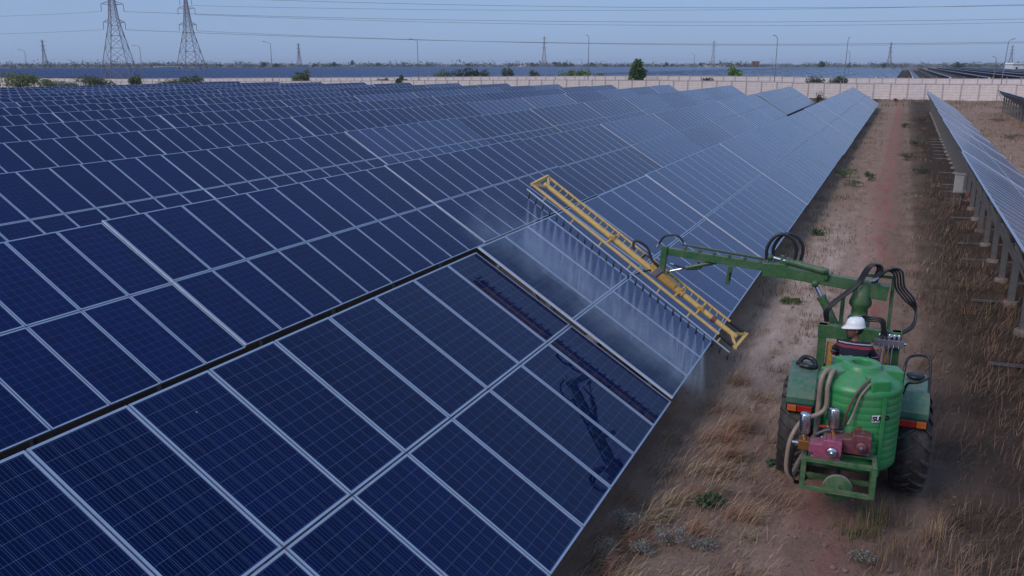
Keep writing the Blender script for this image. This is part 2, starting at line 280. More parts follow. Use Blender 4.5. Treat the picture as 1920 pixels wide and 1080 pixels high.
# ------------------------------------------------------------------ mesh helpers
class MB:
    def __init__(s): s.v = []; s.f = []; s.mi = []; s.sm = []; s.mats = []
    def _m(s, mat):
        if mat not in s.mats: s.mats.append(mat)
        return s.mats.index(mat)
    def add(s, vs, fs, mat, smooth=False):
        o = len(s.v); s.v += [tuple(v) for v in vs]; k = s._m(mat)
        for f in fs: s.f.append(tuple(i+o for i in f)); s.mi.append(k); s.sm.append(smooth)
        return s
    def box(s, c, d, mat, rot=None):
        hx, hy, hz = d[0]/2, d[1]/2, d[2]/2; vs = []
        for z in (-hz, hz):
            for x, y in ((-hx, -hy), (hx, -hy), (hx, hy), (-hx, hy)): vs.append(Vector((x, y, z)))
        if rot is not None: vs = [rot @ v for v in vs]
        vs = [v + Vector(c) for v in vs]
        return s.add(vs, [(3, 2, 1, 0), (4, 5, 6, 7), (0, 1, 5, 4), (1, 2, 6, 5), (2, 3, 7, 6), (3, 0, 4, 7)], mat)
    def beam(s, p, q, w, h, mat, up=(0, 0, 1), taper=1.0):
        p, q = Vector(p), Vector(q); d = (q-p).normalized(); u = Vector(up)
        if abs(d.dot(u)) > 0.98: u = Vector((0, 1, 0))
        a = d.cross(u).normalized(); b2 = a.cross(d).normalized(); vs = []
        for e, k in ((p, 1), (q, taper)):
            for i, j in ((-1, -1), (1, -1), (1, 1), (-1, 1)): vs.append(e + a*i*w/2*k + b2*j*h/2*k)
        return s.add(vs, [(3, 2, 1, 0), (4, 5, 6, 7), (0, 1, 5, 4), (1, 2, 6, 5), (2, 3, 7, 6), (3, 0, 4, 7)], mat)
    def tube(s, path, r, mat, n=8, caps=True):
        path = [Vector(p) for p in path]; N = len(path)
        rs = r if isinstance(r, (list, tuple)) else [r]*N
        ref = Vector((0, 0, 1)); vs = []; prev = None
        for i, p in enumerate(path):
            t = (path[min(i+1, N-1)] - path[max(i-1, 0)]).normalized()
            if prev is None:
                a = t.cross(ref if abs(t.dot(ref)) < 0.95 else Vector((1, 0, 0))).normalized()
            else: a = (prev - t*prev.dot(t)).normalized()
            prev = a; b2 = t.cross(a)
            for k in range(n):
                an = 2*math.pi*k/n; vs.append(p + (a*math.cos(an) + b2*math.sin(an))*rs[i])
        fs = [(i*n+k, i*n+(k+1) % n, (i+1)*n+(k+1) % n, (i+1)*n+k) for i in range(N-1) for k in range(n)]
        s.add(vs, fs, mat, True)
        if caps:
            s.add(vs[:n], [tuple(range(n))[::-1]], mat); s.add(vs[-n:], [tuple(range(n))], mat)
        return s
    def lathe(s, prof, mat, n=24, c=(0, 0, 0), axis='Z', smooth=True, ang=None):
        vs = []
        for r, h in prof:
            for k in range(n):
                a = 2*math.pi*k/n; x, y = r*math.cos(a), r*math.sin(a)
                v = (x, y, h) if axis == 'Z' else ((h, x, y) if axis == 'X' else (y, h, x))
                vs.append(Vector(v) + Vector(c))
        fs = [(i*n+k, i*n+(k+1) % n, (i+1)*n+(k+1) % n, (i+1)*n+k) for i in range(len(prof)-1) for k in range(n)]
        s.add(vs, fs, mat, smooth)
        for idx, rev in ((0, True), (len(prof)-1, False)):
            if prof[idx][0] > 1e-4:
                t = list(range(n)); s.add(vs[idx*n:(idx+1)*n], [tuple(t[::-1] if rev else t)], mat)
        return s
    def prism(s, poly, a, b2, mat, plane='XZ'):
        """poly in a plane, extruded from a to b2 along the third axis."""
        def P(x, y, h): return {'XZ': (x, h, y), 'YZ': (h, x, y), 'XY': (x, y, h)}[plane]
        n = len(poly); vs = [P(x, y, a) for x, y in poly] + [P(x, y, b2) for x, y in poly]
        fs = [tuple(range(n)), tuple(range(2*n-1, n-1, -1))] + [(i, i+n, (i+1) % n+n, (i+1) % n) for i in range(n)]
        return s.add(vs, fs, mat)
    def mesh(s, name):
        me = bpy.data.meshes.new(name); me.from_pydata(s.v, [], s.f)
        for k in s.mats: me.materials.append(MATS[k])
        me.polygons.foreach_set('material_index', s.mi); me.polygons.foreach_set('use_smooth', s.sm)
        me.update()
        bm = bmesh.new(); bm.from_mesh(me); bmesh.ops.recalc_face_normals(bm, faces=bm.faces); bm.to_mesh(me); bm.free()
        return me
    def build(s, name, parent=None, bevel=0.0):
        o = bpy.data.objects.new(name, s.mesh(name)); COL.objects.link(o)
        if parent is not None: o.parent = parent
        if bevel:
            md = o.modifiers.new('bevel', 'BEVEL'); md.width = bevel; md.segments = 2; md.limit_method = 'ANGLE'; md.angle_limit = R(40)
        return o
def link(name, me, parent=None, loc=(0, 0, 0), rot=(0, 0, 0)):
    o = bpy.data.objects.new(name, me); COL.objects.link(o); o.parent = parent; o.location = loc; o.rotation_euler = rot; return o
def tag(o, label, cat, group=None, kind=None):
    o['label'] = label; o['category'] = cat
    if group: o['group'] = group
    if kind: o['kind'] = kind
    return o
def empty(name, loc=(0, 0, 0), rz=0.0):
    o = bpy.data.objects.new(name, None); COL.objects.link(o); o.location = loc; o.rotation_euler = (0, 0, rz); o.empty_display_size = 0.2; return o
def curve_pts(pts, n=8):
    """Catmull-Rom through the points."""
    P = [Vector(p) for p in pts]; P = [P[0]*2-P[1]] + P + [P[-1]*2-P[-2]]; out = []
    for i in range(1, len(P)-2):
        for k in range(n):
            t = k/n; a, b2, c, d = P[i-1], P[i], P[i+1], P[i+2]
            out.append(0.5*((2*b2) + (c-a)*t + (2*a-5*b2+4*c-d)*t*t + (3*b2-a-3*c+d)*t**3))
    out.append(P[-2]); return out
ORD = ['zeroth', 'first', 'second', 'third', 'fourth', 'fifth', 'sixth', 'seventh', 'eighth', 'ninth', 'tenth', 'eleventh', 'twelfth', 'thirteenth', 'fourteenth', 'fifteenth', 'sixteenth', 'seventeenth', 'eighteenth', 'nineteenth', 'twentieth']
cy_, sy_ = math.cos(YAW), math.sin(YAW); cp_, sp_ = math.cos(PITCH), math.sin(PITCH)
def photo_px(p):
    """where a world point falls in the photograph (used only to decide how finely to split far things)"""
    X, Y, Z = p[0], p[1], p[2]-CAM_H
    fx = -sy_*X+cy_*Y; rx = cy_*X+sy_*Y; d = fx*cp_-Z*sp_; up = fx*sp_+Z*cp_
    if d < 0.3: return None
    return 960+1600*rx/d, 540-1600*up/d
def spot(u, dist):
    """ground position on the bearing u at a distance along the view axis"""
    rx = (u-960)/1600*(dist*cp_+1.45)
    return cy_*rx - sy_*dist, sy_*rx + cy_*dist

def gz(x, y):
    """terrain height"""
    t = min(1, max(0, (-x-14)/16)); h = 0.24*t*t*(3-2*t)
    if x < -60 and y > 130: h -= 1.9*min(1, (-x-60)/170)*min(1, (y-130)/25)
    return h

# ------------------------------------------------------------------ ground
def graded(fine0, fine1, step, lo, hi, g=1.17):
    a = list(np.arange(fine0, fine1+1e-6, step)); d = step; x = fine1
    while x < hi: d = min(d*g, 400); x += d; a.append(x)
    d = step; x = fine0
    while x > lo: d = min(d*g, 400); x -= d; a.insert(0, x)
    return np.array(a)
gx = graded(-4.2, 4.2, 0.10, -7000, 7000); gy = graded(7.5, 30, 0.12, -300, 9000, 1.07)
GX, GY = np.meshgrid(gx, gy); V = np.zeros((GX.size, 3)); V[:, 0] = GX.ravel(); V[:, 1] = GY.ravel()
for i in range(len(V)):
    x, y = V[i, 0], V[i, 1]; h = gz(x, y)
    if -12 < x < 12 and y < 130:
        h += 0.05*(mnoise.noise(Vector((x*0.8, y*0.35, 1))))
        if y < 45: h += 0.030*mnoise.noise(Vector((x*3.1, y*2.3, 7))) + 0.012*mnoise.noise(Vector((x*9, y*8, 3)))
        for c in (-0.92, 0.64): h -= 0.03*math.exp(-((x-c)/0.22)**2)
        h -= 0.05*math.exp(-((x+2.6)/0.25)**2)
    V[i, 2] = h
nx, ny = len(gx), len(gy); idx = np.arange(nx*ny).reshape(ny, nx)
F = np.stack([idx[:-1, :-1], idx[:-1, 1:], idx[1:, 1:], idx[1:, :-1]], -1).reshape(-1, 4)
me = bpy.data.meshes.new('ground'); me.from_pydata(V.tolist(), [], F.tolist()); me.materials.append(MATS['ground'])
me.polygons.foreach_set('use_smooth', [True]*len(me.polygons))
ground = link('ground', me); ground['kind'] = 'structure'

# ------------------------------------------------------------------ solar tables
TILT = R(31.72); MW, ML, PITCHW, PITCHL, NMOD, TABLE = 1.008, 1.978, 1.027, 2.0, 10, 10.3
ZLOW = 0.578; ct, st_ = math.cos(TILT), math.sin(TILT)
FR, FT = 0.025, 0.040                      # frame lip width, frame depth
def glass_part(mb_v, mb_f, mb_uv, ox, oy):
    x0, x1, y0, y1 = -ML/2+0.006, ML/2-0.006, -MW/2+0.006, MW/2-0.006; o = len(mb_v)
    for z in (-0.004, -0.012):
        for x, y in ((x0, y0), (x1, y0), (x1, y1), (x0, y1)):
            mb_v.append((ox+x, oy+y, z)); mb_uv.append((y+MW/2, x+ML/2))
    mb_f += [(o, o+1, o+2, o+3)]; mb_f += [(o+7, o+6, o+5, o+4)]
def frame_boxes(mb, ox, oy):
    for sx in (-1, 1): mb.box((ox+sx*(ML/2-FR/2), oy, -FT/2+0.003), (FR, MW, FT), 'aluminium')
    for sy in (-1, 1): mb.box((ox, oy+sy*(MW/2-FR/2), -FT/2+0.0025), (ML-2*FR, FR, FT), 'aluminium')
def glass_mesh(name, spots, mat):
    v, f, uv = [], [], []
    for ox, oy in spots: glass_part(v, f, uv, ox, oy)
    me = bpy.data.meshes.new(name); me.from_pydata(v, [], f); me.materials.append(MATS[mat]); me.materials.append(MATS['backsheet'])
    l = me.uv_layers.new(name='UVMap')
    for p in me.polygons:
        p.material_index = p.index % 2
        for li in p.loop_indices: l.data[li].uv = uv[me.loops[li].vertex_index]
    return me
GLASS = {k: glass_mesh('panel_'+k, [(0, 0)], 'cells_'+k) for k in ('clean', 'used', 'dusty')}
fm = MB(); frame_boxes(fm, 0, 0); FRAME = fm.mesh('panel_frame')
ARR_SPOTS = [(((0.5 if j == 0 else -0.5)*PITCHL), (i+0.5)*PITCHW) for j in (0, 1) for i in range(NMOD)]
ARRAY = {k: glass_mesh('array_'+k, ARR_SPOTS, 'cells_far_'+k) for k in ('clean', 'used', 'dusty')}
fm = MB()
for ox, oy in ARR_SPOTS: frame_boxes(fm, ox, oy)
ARRFRAME = fm.mesh('array_frame')
POSTY = [1.25, 3.75, 6.35, 8.85]
def slope(a, drop=0.0):       # point on (drop below) the panel plane at a metres up the slope from the low edge, in table space
    return (-a*ct - drop*st_, ZLOW + a*st_ - drop*ct)
pm = MB(); pm.box((0, NMOD*PITCHW/2, -FT-0.04), (0.06, NMOD*PITCHW-0.05, 0.07), 'galvanised'); PURLIN = pm.mesh('purlin')
rm = MB(); rm.box((0, 0, 0), (3.3, 0.06, 0.09), 'galvanised'); RAFTER = rm.mesh('rafter')
xr, zr = slope(2.95, 0.18); xf, zf = slope(0.75, 0.18)
def channel(mb, x, y, z0, z1, w=0.12):
    mb.box((x, y, (z0+z1)/2), (w, 0.008, z1-z0), 'galvanised')
    mb.box((x-w/2, y+0.03, (z0+z1)/2), (0.008, 0.068, z1-z0), 'galvanised'); mb.box((x+w/2, y+0.03, (z0+z1)/2), (0.008, 0.068, z1-z0), 'galvanised')
t = MB(); channel(t, 0, 0, -0.1, zr, 0.15); RPOST = t.mesh('post')
t = MB(); channel(t, 0, 0, -0.1, zf, 0.12); FPOST = t.mesh('post')
t = MB(); t.beam((xr+0.02, 0.05, 0.95), (*[slope(3.75, 0.2)[0]], 0.05, slope(3.75, 0.2)[1]), 0.05, 0.05, 'galvanised')
t.beam((xr+0.02, 0.05, 0.55), (xf-0.05, 0.05, zf-0.05), 0.05, 0.05, 'galvanised'); BRACE = t.mesh('brace')
t = MB(); t.lathe([(0.17, -0.1), (0.17, 0.10), (0.15, 0.12)], 'concrete', 12); FOOT = t.mesh('footing')
t = MB(); t.beam((-0.85, 0, 0.035), (-0.1, 0, 0.055), 0.07, 0.05, 'galvanised'); GBAR = t.mesh('ground_bar')
sm_ = MB()
for a in (0.42, 1.5, 2.46, 3.54):
    x, z = slope(a, FT+0.04); sm_.box((x, NMOD*PITCHW/2, z), (0.06, NMOD*PITCHW-0.05, 0.07), 'galvanised', Matrix.Rotation(TILT, 3, 'Y'))
for py in POSTY:
    x, z = slope(1.98, FT+0.13); sm_.box((x, py, z), (3.3, 0.06, 0.09), 'galvanised', Matrix.Rotation(TILT, 3, 'Y'))
    sm_.box((xr, py, zr/2-0.1), (0.12, 0.06, zr+0.2), 'galvanised'); sm_.box((xf, py, zf/2-0.1), (0.10, 0.06, zf+0.2), 'galvanised')
SUPPORT = sm_.mesh('support_frame')
es = MB(); es.box((0, -0.022, 0.0), (3.98, 0.016, 0.034), 'lit_frame_edge'); EDGE = es.mesh('lit_edge_strip')  # added strip, coloured pale to stand for light on the end frames

def solar_table(loc, dust, label, fine, full_support, rz=0.0, dtilt=0.0):
    root = empty('solar_table', loc, rz)
    root.rotation_euler = (random.uniform(-1, 1)*0.0015, dtilt, rz)
    tag(root, label, 'solar table', 'solar tables standing in rows')
    if fine:
        for j in (0, 1):
            x, z = slope((j+0.5)*PITCHL)
            for i in range(NMOD):
                k = dust(i) if callable(dust) else dust
                jit = (random.gauss(0, 0.0012), TILT+random.gauss(0, 0.0012), 0)
                p = link('panel', GLASS[k], root, (x, (i+0.5)*PITCHW, z), jit); link('frame', FRAME, p)
    else:
        x, z = slope(PITCHL); k = dust(5) if callable(dust) else dust
        p = link('panel_array', ARRAY[k], root, (x, 0, z), (0, TILT, 0)); p['kind'] = 'stuff'; q = link('frame_grid', ARRFRAME, p); q['kind'] = 'stuff'
    x, z = slope(PITCHL); link('lit_edge_strip', EDGE, root, (x, 0, z), (0, TILT, 0))
    if full_support:
        for a in (0.42, 1.5, 2.46, 3.54):
            x, z = slope(a); link('purlin', PURLIN, root, (x, 0, z), (0, TILT, 0))
        for py in POSTY:
            x, z = slope(1.98, FT+0.13); link('rafter', RAFTER, root, (x, py, z), (0, TILT, 0))
            link('post', RPOST, root, (xr, py, 0)); link('post', FPOST, root, (xf, py, 0)); link('brace', BRACE, root, (0, py, 0))
            link('footing', FOOT, root, (xr, py, 0)); link('footing', FOOT, root, (xf, py, 0))
            if full_support == 2 and random.random() < 0.6: link('ground_bar', GBAR, root, (xr, py+0.1, 0), (0, 0, random.uniform(-.08, .08)))
    else: link('support_frame', SUPPORT, root)
    return root

BOOM_Y = 13.7
ROWX = {1: -2.793, 2: -10.72, 3: -18.52}
ROWDZ = {1: 0, 2: 0.03, 3: 0.19}
JOINT = {1: 12.438, 2: 11.84, 3: 10.4+0.25}
YEND = {1: 126, 2: 125, 3: 124, 4: 120, 5: 118.5, 6: 118, 7: 117.5, 8: 117, 9: 116, 10: 115.5, 11: 115, 12: 114.5, 13: 114}
def in_view(x, y0, y1, z=1.6):
    for yy in np.linspace(y0, y1, 7):
        for xx in (x, x-3.4):
            q = photo_px((xx, yy, z))
            if q and -160 < q[0] < 2080 and q[1] < 1250: return True
    return False
ROWNAME = {1: 'row beside the tractor track'}
for r in range(1, 14):
    X = ROWX.get(r, -18.52-7.85*(r-3)); dz = ROWDZ.get(r, 0.25)
    ye = YEND[r]; j0 = JOINT.get(r, ye-TABLE*11)
    n = int(round((ye-j0)/TABLE)); tabs = []
    for k in range(-2 if r == 1 else -1, n):
        y0 = j0 + k*TABLE
        if in_view(X, y0, y0+10.1): tabs.append((k, y0))
    if r == 1: tabs = [(-2, j0-2*TABLE)] + [t_ for t_ in tabs if t_[0] > -2]
    for q, (k, y0) in enumerate(tabs):
        # how large does one module show?
        c = photo_px((X-1, y0+5, 1.2)); c2 = photo_px((X-1, y0+5+1.01, 1.2)); c3 = photo_px((X-1-1.7, y0+5, 1.2+1.0))
        size = 0 if not (c and c2 and c3) else abs((c2[0]-c[0])*(c3[1]-c[1])-(c2[1]-c[1])*(c3[0]-c[0]))
        fine = size > 190 or c is None
        if r == 1:
            dust = (lambda i, y0=y0: 'clean' if y0+(i+0.5)*PITCHW < 13.3 else 'dusty')
        elif r == 2 and k in (3, 5): dust = 'dusty'
        else: dust = ('dusty' if random.random() < (0.06 if y0 < 55 else 0.35) else 'used')
        fromwall = len(tabs)-q
        if r == 1: lab = 'solar table in the row being sprayed, ' + ('nearest' if fromwall == 1 else ORD[fromwall]+' back from') + ' the far wall'
        else: lab = 'solar table in ' + ORD[r] + ' row left of the tractor, ' + ('nearest' if fromwall == 1 else ORD[fromwall]+' back from') + ' the far wall'
        jz = random.uniform(-0.03, 0.03) if r > 1 else {0: 0.0, -1: 0.0}.get(k, random.uniform(-0.025, 0.025))
        if r == 1 and 0 <= k < 4: jz = (0.06, 0.085, 0.08, 0.05)[k]
        dt = random.gauss(0, 0.004) if not (r == 1 and k < 0) else 0.0
        if r == 1 and 0 <= k < 4: dt = 0.008
        solar_table((X+random.uniform(-.02, .02), y0, dz+jz), dust, lab, fine, 1 if r == 1 else 0, 0.0, dt)
# rows right of the tractor
tabs = [(k, 14.3 + k*TABLE) for k in range(0, 10)]
for q, (k, y0) in enumerate(tabs):
    c = photo_px((4, y0+5, 1.2)); c2 = photo_px((4, y0+6.01, 1.2)); c3 = photo_px((2.3, y0+5, 2.2))
    size = abs((c2[0]-c[0])*(c3[1]-c[1])-(c2[1]-c[1])*(c3[0]-c[0]))
    fw = len(tabs)-q
    solar_table((5.45+0.004*y0, y0, 0.0+random.uniform(-.02, .02)), 'dusty', 'pale solar table on tall posts right of tractor, ' + ('nearest' if fw == 1 else ORD[fw]+' back from') + ' the far wall', size > 150, 2 if y0 < 70 else 1, 0.0, random.gauss(0, 0.003))
tabs = [(k, 68 + k*TABLE) for k in range(0, 5)]
for q, (k, y0) in enumerate(tabs):
    fw = len(tabs)-q
    solar_table((13.3+0.3, y0, 0.05), 'dusty', 'dark-backed solar table at the right picture edge, ' + ('nearest' if fw == 1 else ORD[fw]+' back from') + ' the far wall', False, 1, 0.0, 0.0)

# combiner box on its stand
cb = empty('combiner_box', (2.45, 39, 0)); tag(cb, 'small grey electrical box on a post under the right-hand panels', 'electrical box')
t = MB(); t.box((0, 0, 1.0), (0.36, 0.22, 0.75), 'grey_paint'); t.box((0, -0.12, 1.0), (0.31, 0.02, 0.68), 'grey_paint'); t.build('cabinet', cb, 0.01)
t = MB(); t.box((0, 0, 1.395), (0.42, 0.3, 0.03), 'grey_paint'); t.build('rain_hood', cb)
t = MB(); t.box((-0.12, 0.06, 0.3), (0.05, 0.05, 0.72), 'galvanised'); t.box((0.12, 0.06, 0.3), (0.05, 0.05, 0.72), 'galvanised'); t.build('stand', cb)
t = MB()
for k in range(4): t.tube(curve_pts([(0.05+0.05*k, 0.1, 0.65), (0.25+0.04*k, 0.15, 0.35), (0.5, 0.2, 0.8), (0.62, 0.3, 1.7)], 6), 0.012, 'red_cable' if k % 2 else 'hose_black', 6)
t.build('cable', cb)

# ------------------------------------------------------------------ the sprayer tractor (local space: axle over the origin, +y forward)
TR_LOC = Vector((-0.17, 12.1, 0)); TR_RZ = R(2.5)
TM = Matrix.Translation(TR_LOC) @ Matrix.Rotation(TR_RZ, 4, 'Z'); TMI = TM.inverted()
tractor = empty('sprayer_tractor', TR_LOC, TR_RZ)
tag(tractor, 'green tractor carrying a round water tank, a folding crane arm and a yellow spray boom', 'tractor')
def W(p): return TMI @ Vector(p)          # world -> tractor space

# rear wheels
RR, RW = 0.70, 0.42
prof = [(0.36, -RW/2+0.03), (0.52, -RW/2), (0.60, -RW/2+0.005), (0.645, -RW/2+0.05), (0.665, -RW/4), (0.67, 0), (0.665, RW/4), (0.645, RW/2-0.05), (0.60, RW/2-0.005), (0.52, RW/2), (0.36, RW/2-0.03)]
t = MB(); t.lathe(prof, 'rubber', 48, axis='X'); TYRE = t.mesh('tyre')
t = MB(); t.lathe([(0.37, -0.16), (0.39, -0.15), (0.37, -0.12), (0.36, 0.12), (0.39, 0.15), (0.37, 0.16)], 'yellow_worn', 32, axis='X')
t.lathe([(0.36, 0.02), (0.22, 0.05), (0.12, 0.10), (0.10, 0.14), (0.0, 0.14)], 'yellow_worn', 32, axis='X')
for k in range(8):
    a = k*math.pi/4; t.lathe([(0.018, 0.06), (0.018, 0.10), (0.0, 0.1)], 'steel_dark', 6, (0, 0.17*math.cos(a), 0.17*math.sin(a)), 'X')
RIM = t.mesh('rim')
def lug(side):
    """one chevron bar of the tread: from the centre line to the shoulder, slanted, wrapping the shoulder"""
    t = MB(); vs = []
    pts = [(-0.015, 0.0, 0.690), (0.07, 0.055, 0.700), (0.14, 0.115, 0.697), (0.19, 0.165, 0.675), (0.212, 0.19, 0.625), (0.213, 0.20, 0.58)]
    for w, s_, r in pts:
        a0 = s_/0.7
        for da, rr in ((-0.042, r-0.055), (-0.028, r), (0.028, r), (0.042, r-0.055)):
            an = a0 + da; vs.append((side*w, -rr*math.sin(an), rr*math.cos(an)))
    n = len(pts); fs = []
    for i in range(n-1):
        for k in range(3): fs.append((i*4+k, i*4+k+1, (i+1)*4+k+1, (i+1)*4+k))
    fs += [(0, 1, 2, 3), tuple((n-1)*4+k for k in (3, 2, 1, 0))]
    t.add(vs, fs, 'rubber'); return t.mesh('tread_lug')
LUGS = {1: lug(1), -1: lug(-1)}
for sx in (-1, 1):
    w = link('wheel', RIM, tractor, (sx*0.745, 0, 0.685), (0, 0, 0 if sx > 0 else math.pi)); 
    link('tyre', TYRE, w)
    for k in range(20):
        for sd in (-1, 1):
            a = 2*math.pi*(k+(0.5 if sd > 0 else 0))/20
            # chevrons point forward on both tyres
            o = link('tread_lug', LUGS[sd], w, (0, 0, 0), (a if sx > 0 else a, 0, 0))
# front wheels
t = MB(); t.lathe([(0.22, -0.08), (0.32, -0.10), (0.40, -0.085), (0.42, 0), (0.40, 0.085), (0.32, 0.10), (0.22, 0.08)], 'rubber', 32, axis='X'); FTY = t.mesh('tyre')
t = MB(); t.lathe([(0.23, -0.07), (0.10, 0.02), (0.08, 0.07), (0, 0.07)], 'yellow_worn', 24, axis='X'); FRI = t.mesh('rim')
for sx in (-1, 1):
    w = link('front_wheel', FRI, tractor, (sx*0.64, 2.05, 0.42), (0, 0, 0 if sx > 0 else math.pi)); link('tyre', FTY, w)

# chassis, bonnet, seat, steering
t = MB(); t.box((0, 0.9, 0.62), (0.34, 2.6, 0.34), 'steel_dark'); t.lathe([(0.13, -0.72), (0.13, 0.72)], 'steel_dark', 16, (0, 0, 0.685), 'X')
t.box((0, 2.05, 0.45), (1.1, 0.14, 0.14), 'steel_dark'); t.box((0, 0.4, 0.78), (0.95, 1.1, 0.05), 'tractor_green'); t.build('chassis', tractor, 0.015)
t = MB(); t.prism([(1.35, 0.80), (1.35, 1.22), (1.75, 1.20), (2.45, 1.12), (2.6, 1.02), (2.62, 0.62), (2.2, 0.62)], -0.26, 0.26, 'tractor_green', 'YZ'); bon = t.build('bonnet', tractor, 0.03)
t = MB()
for k in range(5): t.box((0, 2.625, 0.68+0.07*k), (0.42, 0.02, 0.03), 'black_paint')
t.build('grille', bon)
t = MB(); t.box((-0.07, 0.32, 1.31), (0.46, 0.46, 0.10), 'black_paint'); t.box((-0.07, 0.11, 1.42), (0.44, 0.09, 0.20), 'black_paint', Matrix.Rotation(R(10), 3, 'X')); t.box((-0.07, 0.34, 1.04), (0.16, 0.16, 0.46), 'steel_dark'); t.build('seat', tractor, 0.03)
t = MB(); ring = [(-0.05+0.2*math.cos(a), 0.98+0.17*math.sin(a), 1.36+0.10*math.sin(a)) for a in np.linspace(0, 2*math.pi, 25)]
t.tube(ring, 0.016, 'black_paint', 8, False); t.tube([(-0.05, 0.98, 1.36), (-0.05, 1.2, 0.9)], 0.025, 'black_paint'); t.beam((-0.25, 0.98, 1.36), (0.15, 0.98, 1.36), 0.03, 0.015, 'black_paint'); t.build('steering_wheel', tractor)

# mudguards with tail lamps
for sx in (-1, 1):
    pr = [(-0.46, 1.06), (-0.55, 1.10), (-0.56, 1.30), (-0.50, 1.44), (-0.36, 1.53), (0.30, 1.55), (0.52, 1.45), (0.72, 1.15), (0.69, 1.14), (0.50, 1.41), (0.28, 1.51), (-0.34, 1.49), (-0.46, 1.42), (-0.51, 1.30), (-0.50, 1.13)]
    x0, x1 = (0.52, 0.885) if sx > 0 else (-0.885, -0.52)
    t = MB()
    n = len(pr)//2
    vs = [(x0, y, z) for y, z in pr] + [(x1, y, z) for y, z in pr]; N = len(pr)
    fs = [(i, (i+1) % N, (i+1) % N+N, i+N) for i in range(N)]
    outer = [0, 1, 2, 3, 4, 5, 6, 7]; 
    for off in (0, N):
        for i in range(7):
            a, b2 = i, i+1; c, d = (N-i) % N, (N-i-1)
            fs.append(tuple(q+off for q in ((a, b2, d, c) if c != a else (a, b2, d))))
    t.add(vs, fs, 'tractor_green'); xi = x0 if sx > 0 else x1
    t.prism([(-0.53, 1.1), (-0.55, 1.30), (-0.49, 1.43), (-0.35, 1.52), (0.29, 1.54), (0.51, 1.44), (0.55, 1.0), (-0.4, 0.95)], xi-0.012, xi+0.012, 'tractor_green', 'YZ')
    fd = t.build('mudguard', tractor, 0.008)
    cxm = (x0+x1)/2
    t = MB(); t.box((cxm, -0.585, 1.17), (0.36, 0.05, 0.11), 'black_paint'); tl_ = t.build('tail_lamp', fd, 0.008)
    s2 = -sx
    t = MB(); t.box((cxm+s2*0.065, -0.618, 1.17), (0.19, 0.03, 0.085), 'red_lens'); t.build('brake_lens', fd, 0.006)
    t = MB(); t.box((cxm-s2*0.10, -0.617, 1.17), (0.12, 0.03, 0.085), 'orange_lens'); t.build('indicator_lens', fd, 0.006)
    if sx > 0:
        t = MB(); t.tube(curve_pts([(0.54, -0.35, 1.53), (0.56, -0.25, 1.83), (0.62, -0.05, 1.90), (0.78, 0.0, 1.92), (0.87, -0.05, 1.86), (0.87, -0.35, 1.52)], 5), 0.018, 'black_paint', 8)
        t.tube(curve_pts([(0.56, -0.42, 1.50), (0.60, -0.46, 1.66), (0.72, -0.48, 1.70), (0.86, -0.30, 1.72)], 5), 0.016, 'black_paint', 8); t.build('grab_rail', fd)
        t = MB(); t.lathe([(0.0, 1.56), (0.10, 1.56), (0.12, 1.585), (0.10, 1.61), (0, 1.61)], 'black_paint', 16, (0.73, 0.12, 0)); t.build('rubber_pad', fd)
    else:
        t = MB(); t.tube(curve_pts([(-0.80, 0.10, 1.56), (-0.72, 0.20, 1.64), (-0.60, 0.18, 1.62), (-0.56, 0.05, 1.56), (-0.64, -0.02, 1.58), (-0.76, 0.02, 1.58)], 6), 0.035, 'hose_black', 8); t.build('coiled_hose', fd)

# water tank
TC = Vector((0.012, -0.92, 0)); TRAD = 0.505
prof = [(0.0, 0.74), (TRAD-0.03, 0.74), (TRAD, 0.78)]
zz = 0.82
while zz < 1.66:
    prof += [(TRAD, zz), (TRAD+0.002, zz+0.012), (TRAD+0.002, zz+0.05), (TRAD, zz+0.062), (TRAD-0.002, zz+0.07), (TRAD-0.002, zz+0.082)]; zz += 0.09
prof += [(TRAD, zz+0.01), (TRAD+0.012, zz+0.04), (TRAD, zz+0.09), (TRAD-0.05, zz+0.14), (TRAD-0.16, zz+0.20), (0.27, zz+0.245), (0.235, zz+0.25), (0.235, zz+0.30), (0.215, zz+0.315), (0.125, zz+0.318), (0.12, zz+0.30), (0.12, zz+0.10)]
ZT = zz
t = MB(); t.lathe(prof, 'tank_green', 64, TC); tank = t.build('water_tank', tractor)
t = MB(); t.lathe([(0.0, ZT+0.105), (0.119, ZT+0.105)], 'black_paint', 32, TC); t.build('water_inlet', tank)
for az in (118, 18, -62, -152):
    a = R(az); d = Vector((math.cos(a), math.sin(a), 0)); s_ = Vector((-d.y, d.x, 0))
    vs = []
    for r, zlo, zhi, hw in ((0.20, ZT+0.16, ZT+0.262, 0.10), (0.49, ZT+0.02, ZT+0.235, 0.125)):
        for q, z in ((-hw, zlo), (hw, zlo), (hw, zhi), (-hw, zhi)): vs.append(TC + d*r + s_*q + Vector((0, 0, z)))
    t = MB(); t.add(vs, [(0, 1, 2, 3), (7, 6, 5, 4), (0, 4, 5, 1), (1, 5, 6, 2), (2, 6, 7, 3), (3, 7, 4, 0)], 'tank_green'); t.build('lifting_block', tank, 0.02)
def on_tank(az, z, r=TRAD+0.014): a = R(az); return TC + Vector((r*math.cos(a), r*math.sin(a), z))
for az in (-57, -146):     # flat hold-down bars against the shell
    t = MB(); d = Vector((math.cos(R(az)), math.sin(R(az)), 0)); p = on_tank(az, 0.70, TRAD+0.02); q = on_tank(az, ZT+0.02, TRAD+0.02)
    t.beam(p, q, 0.05, 0.012, 'tank_green', d); t.build('hold_down_bar', tank)
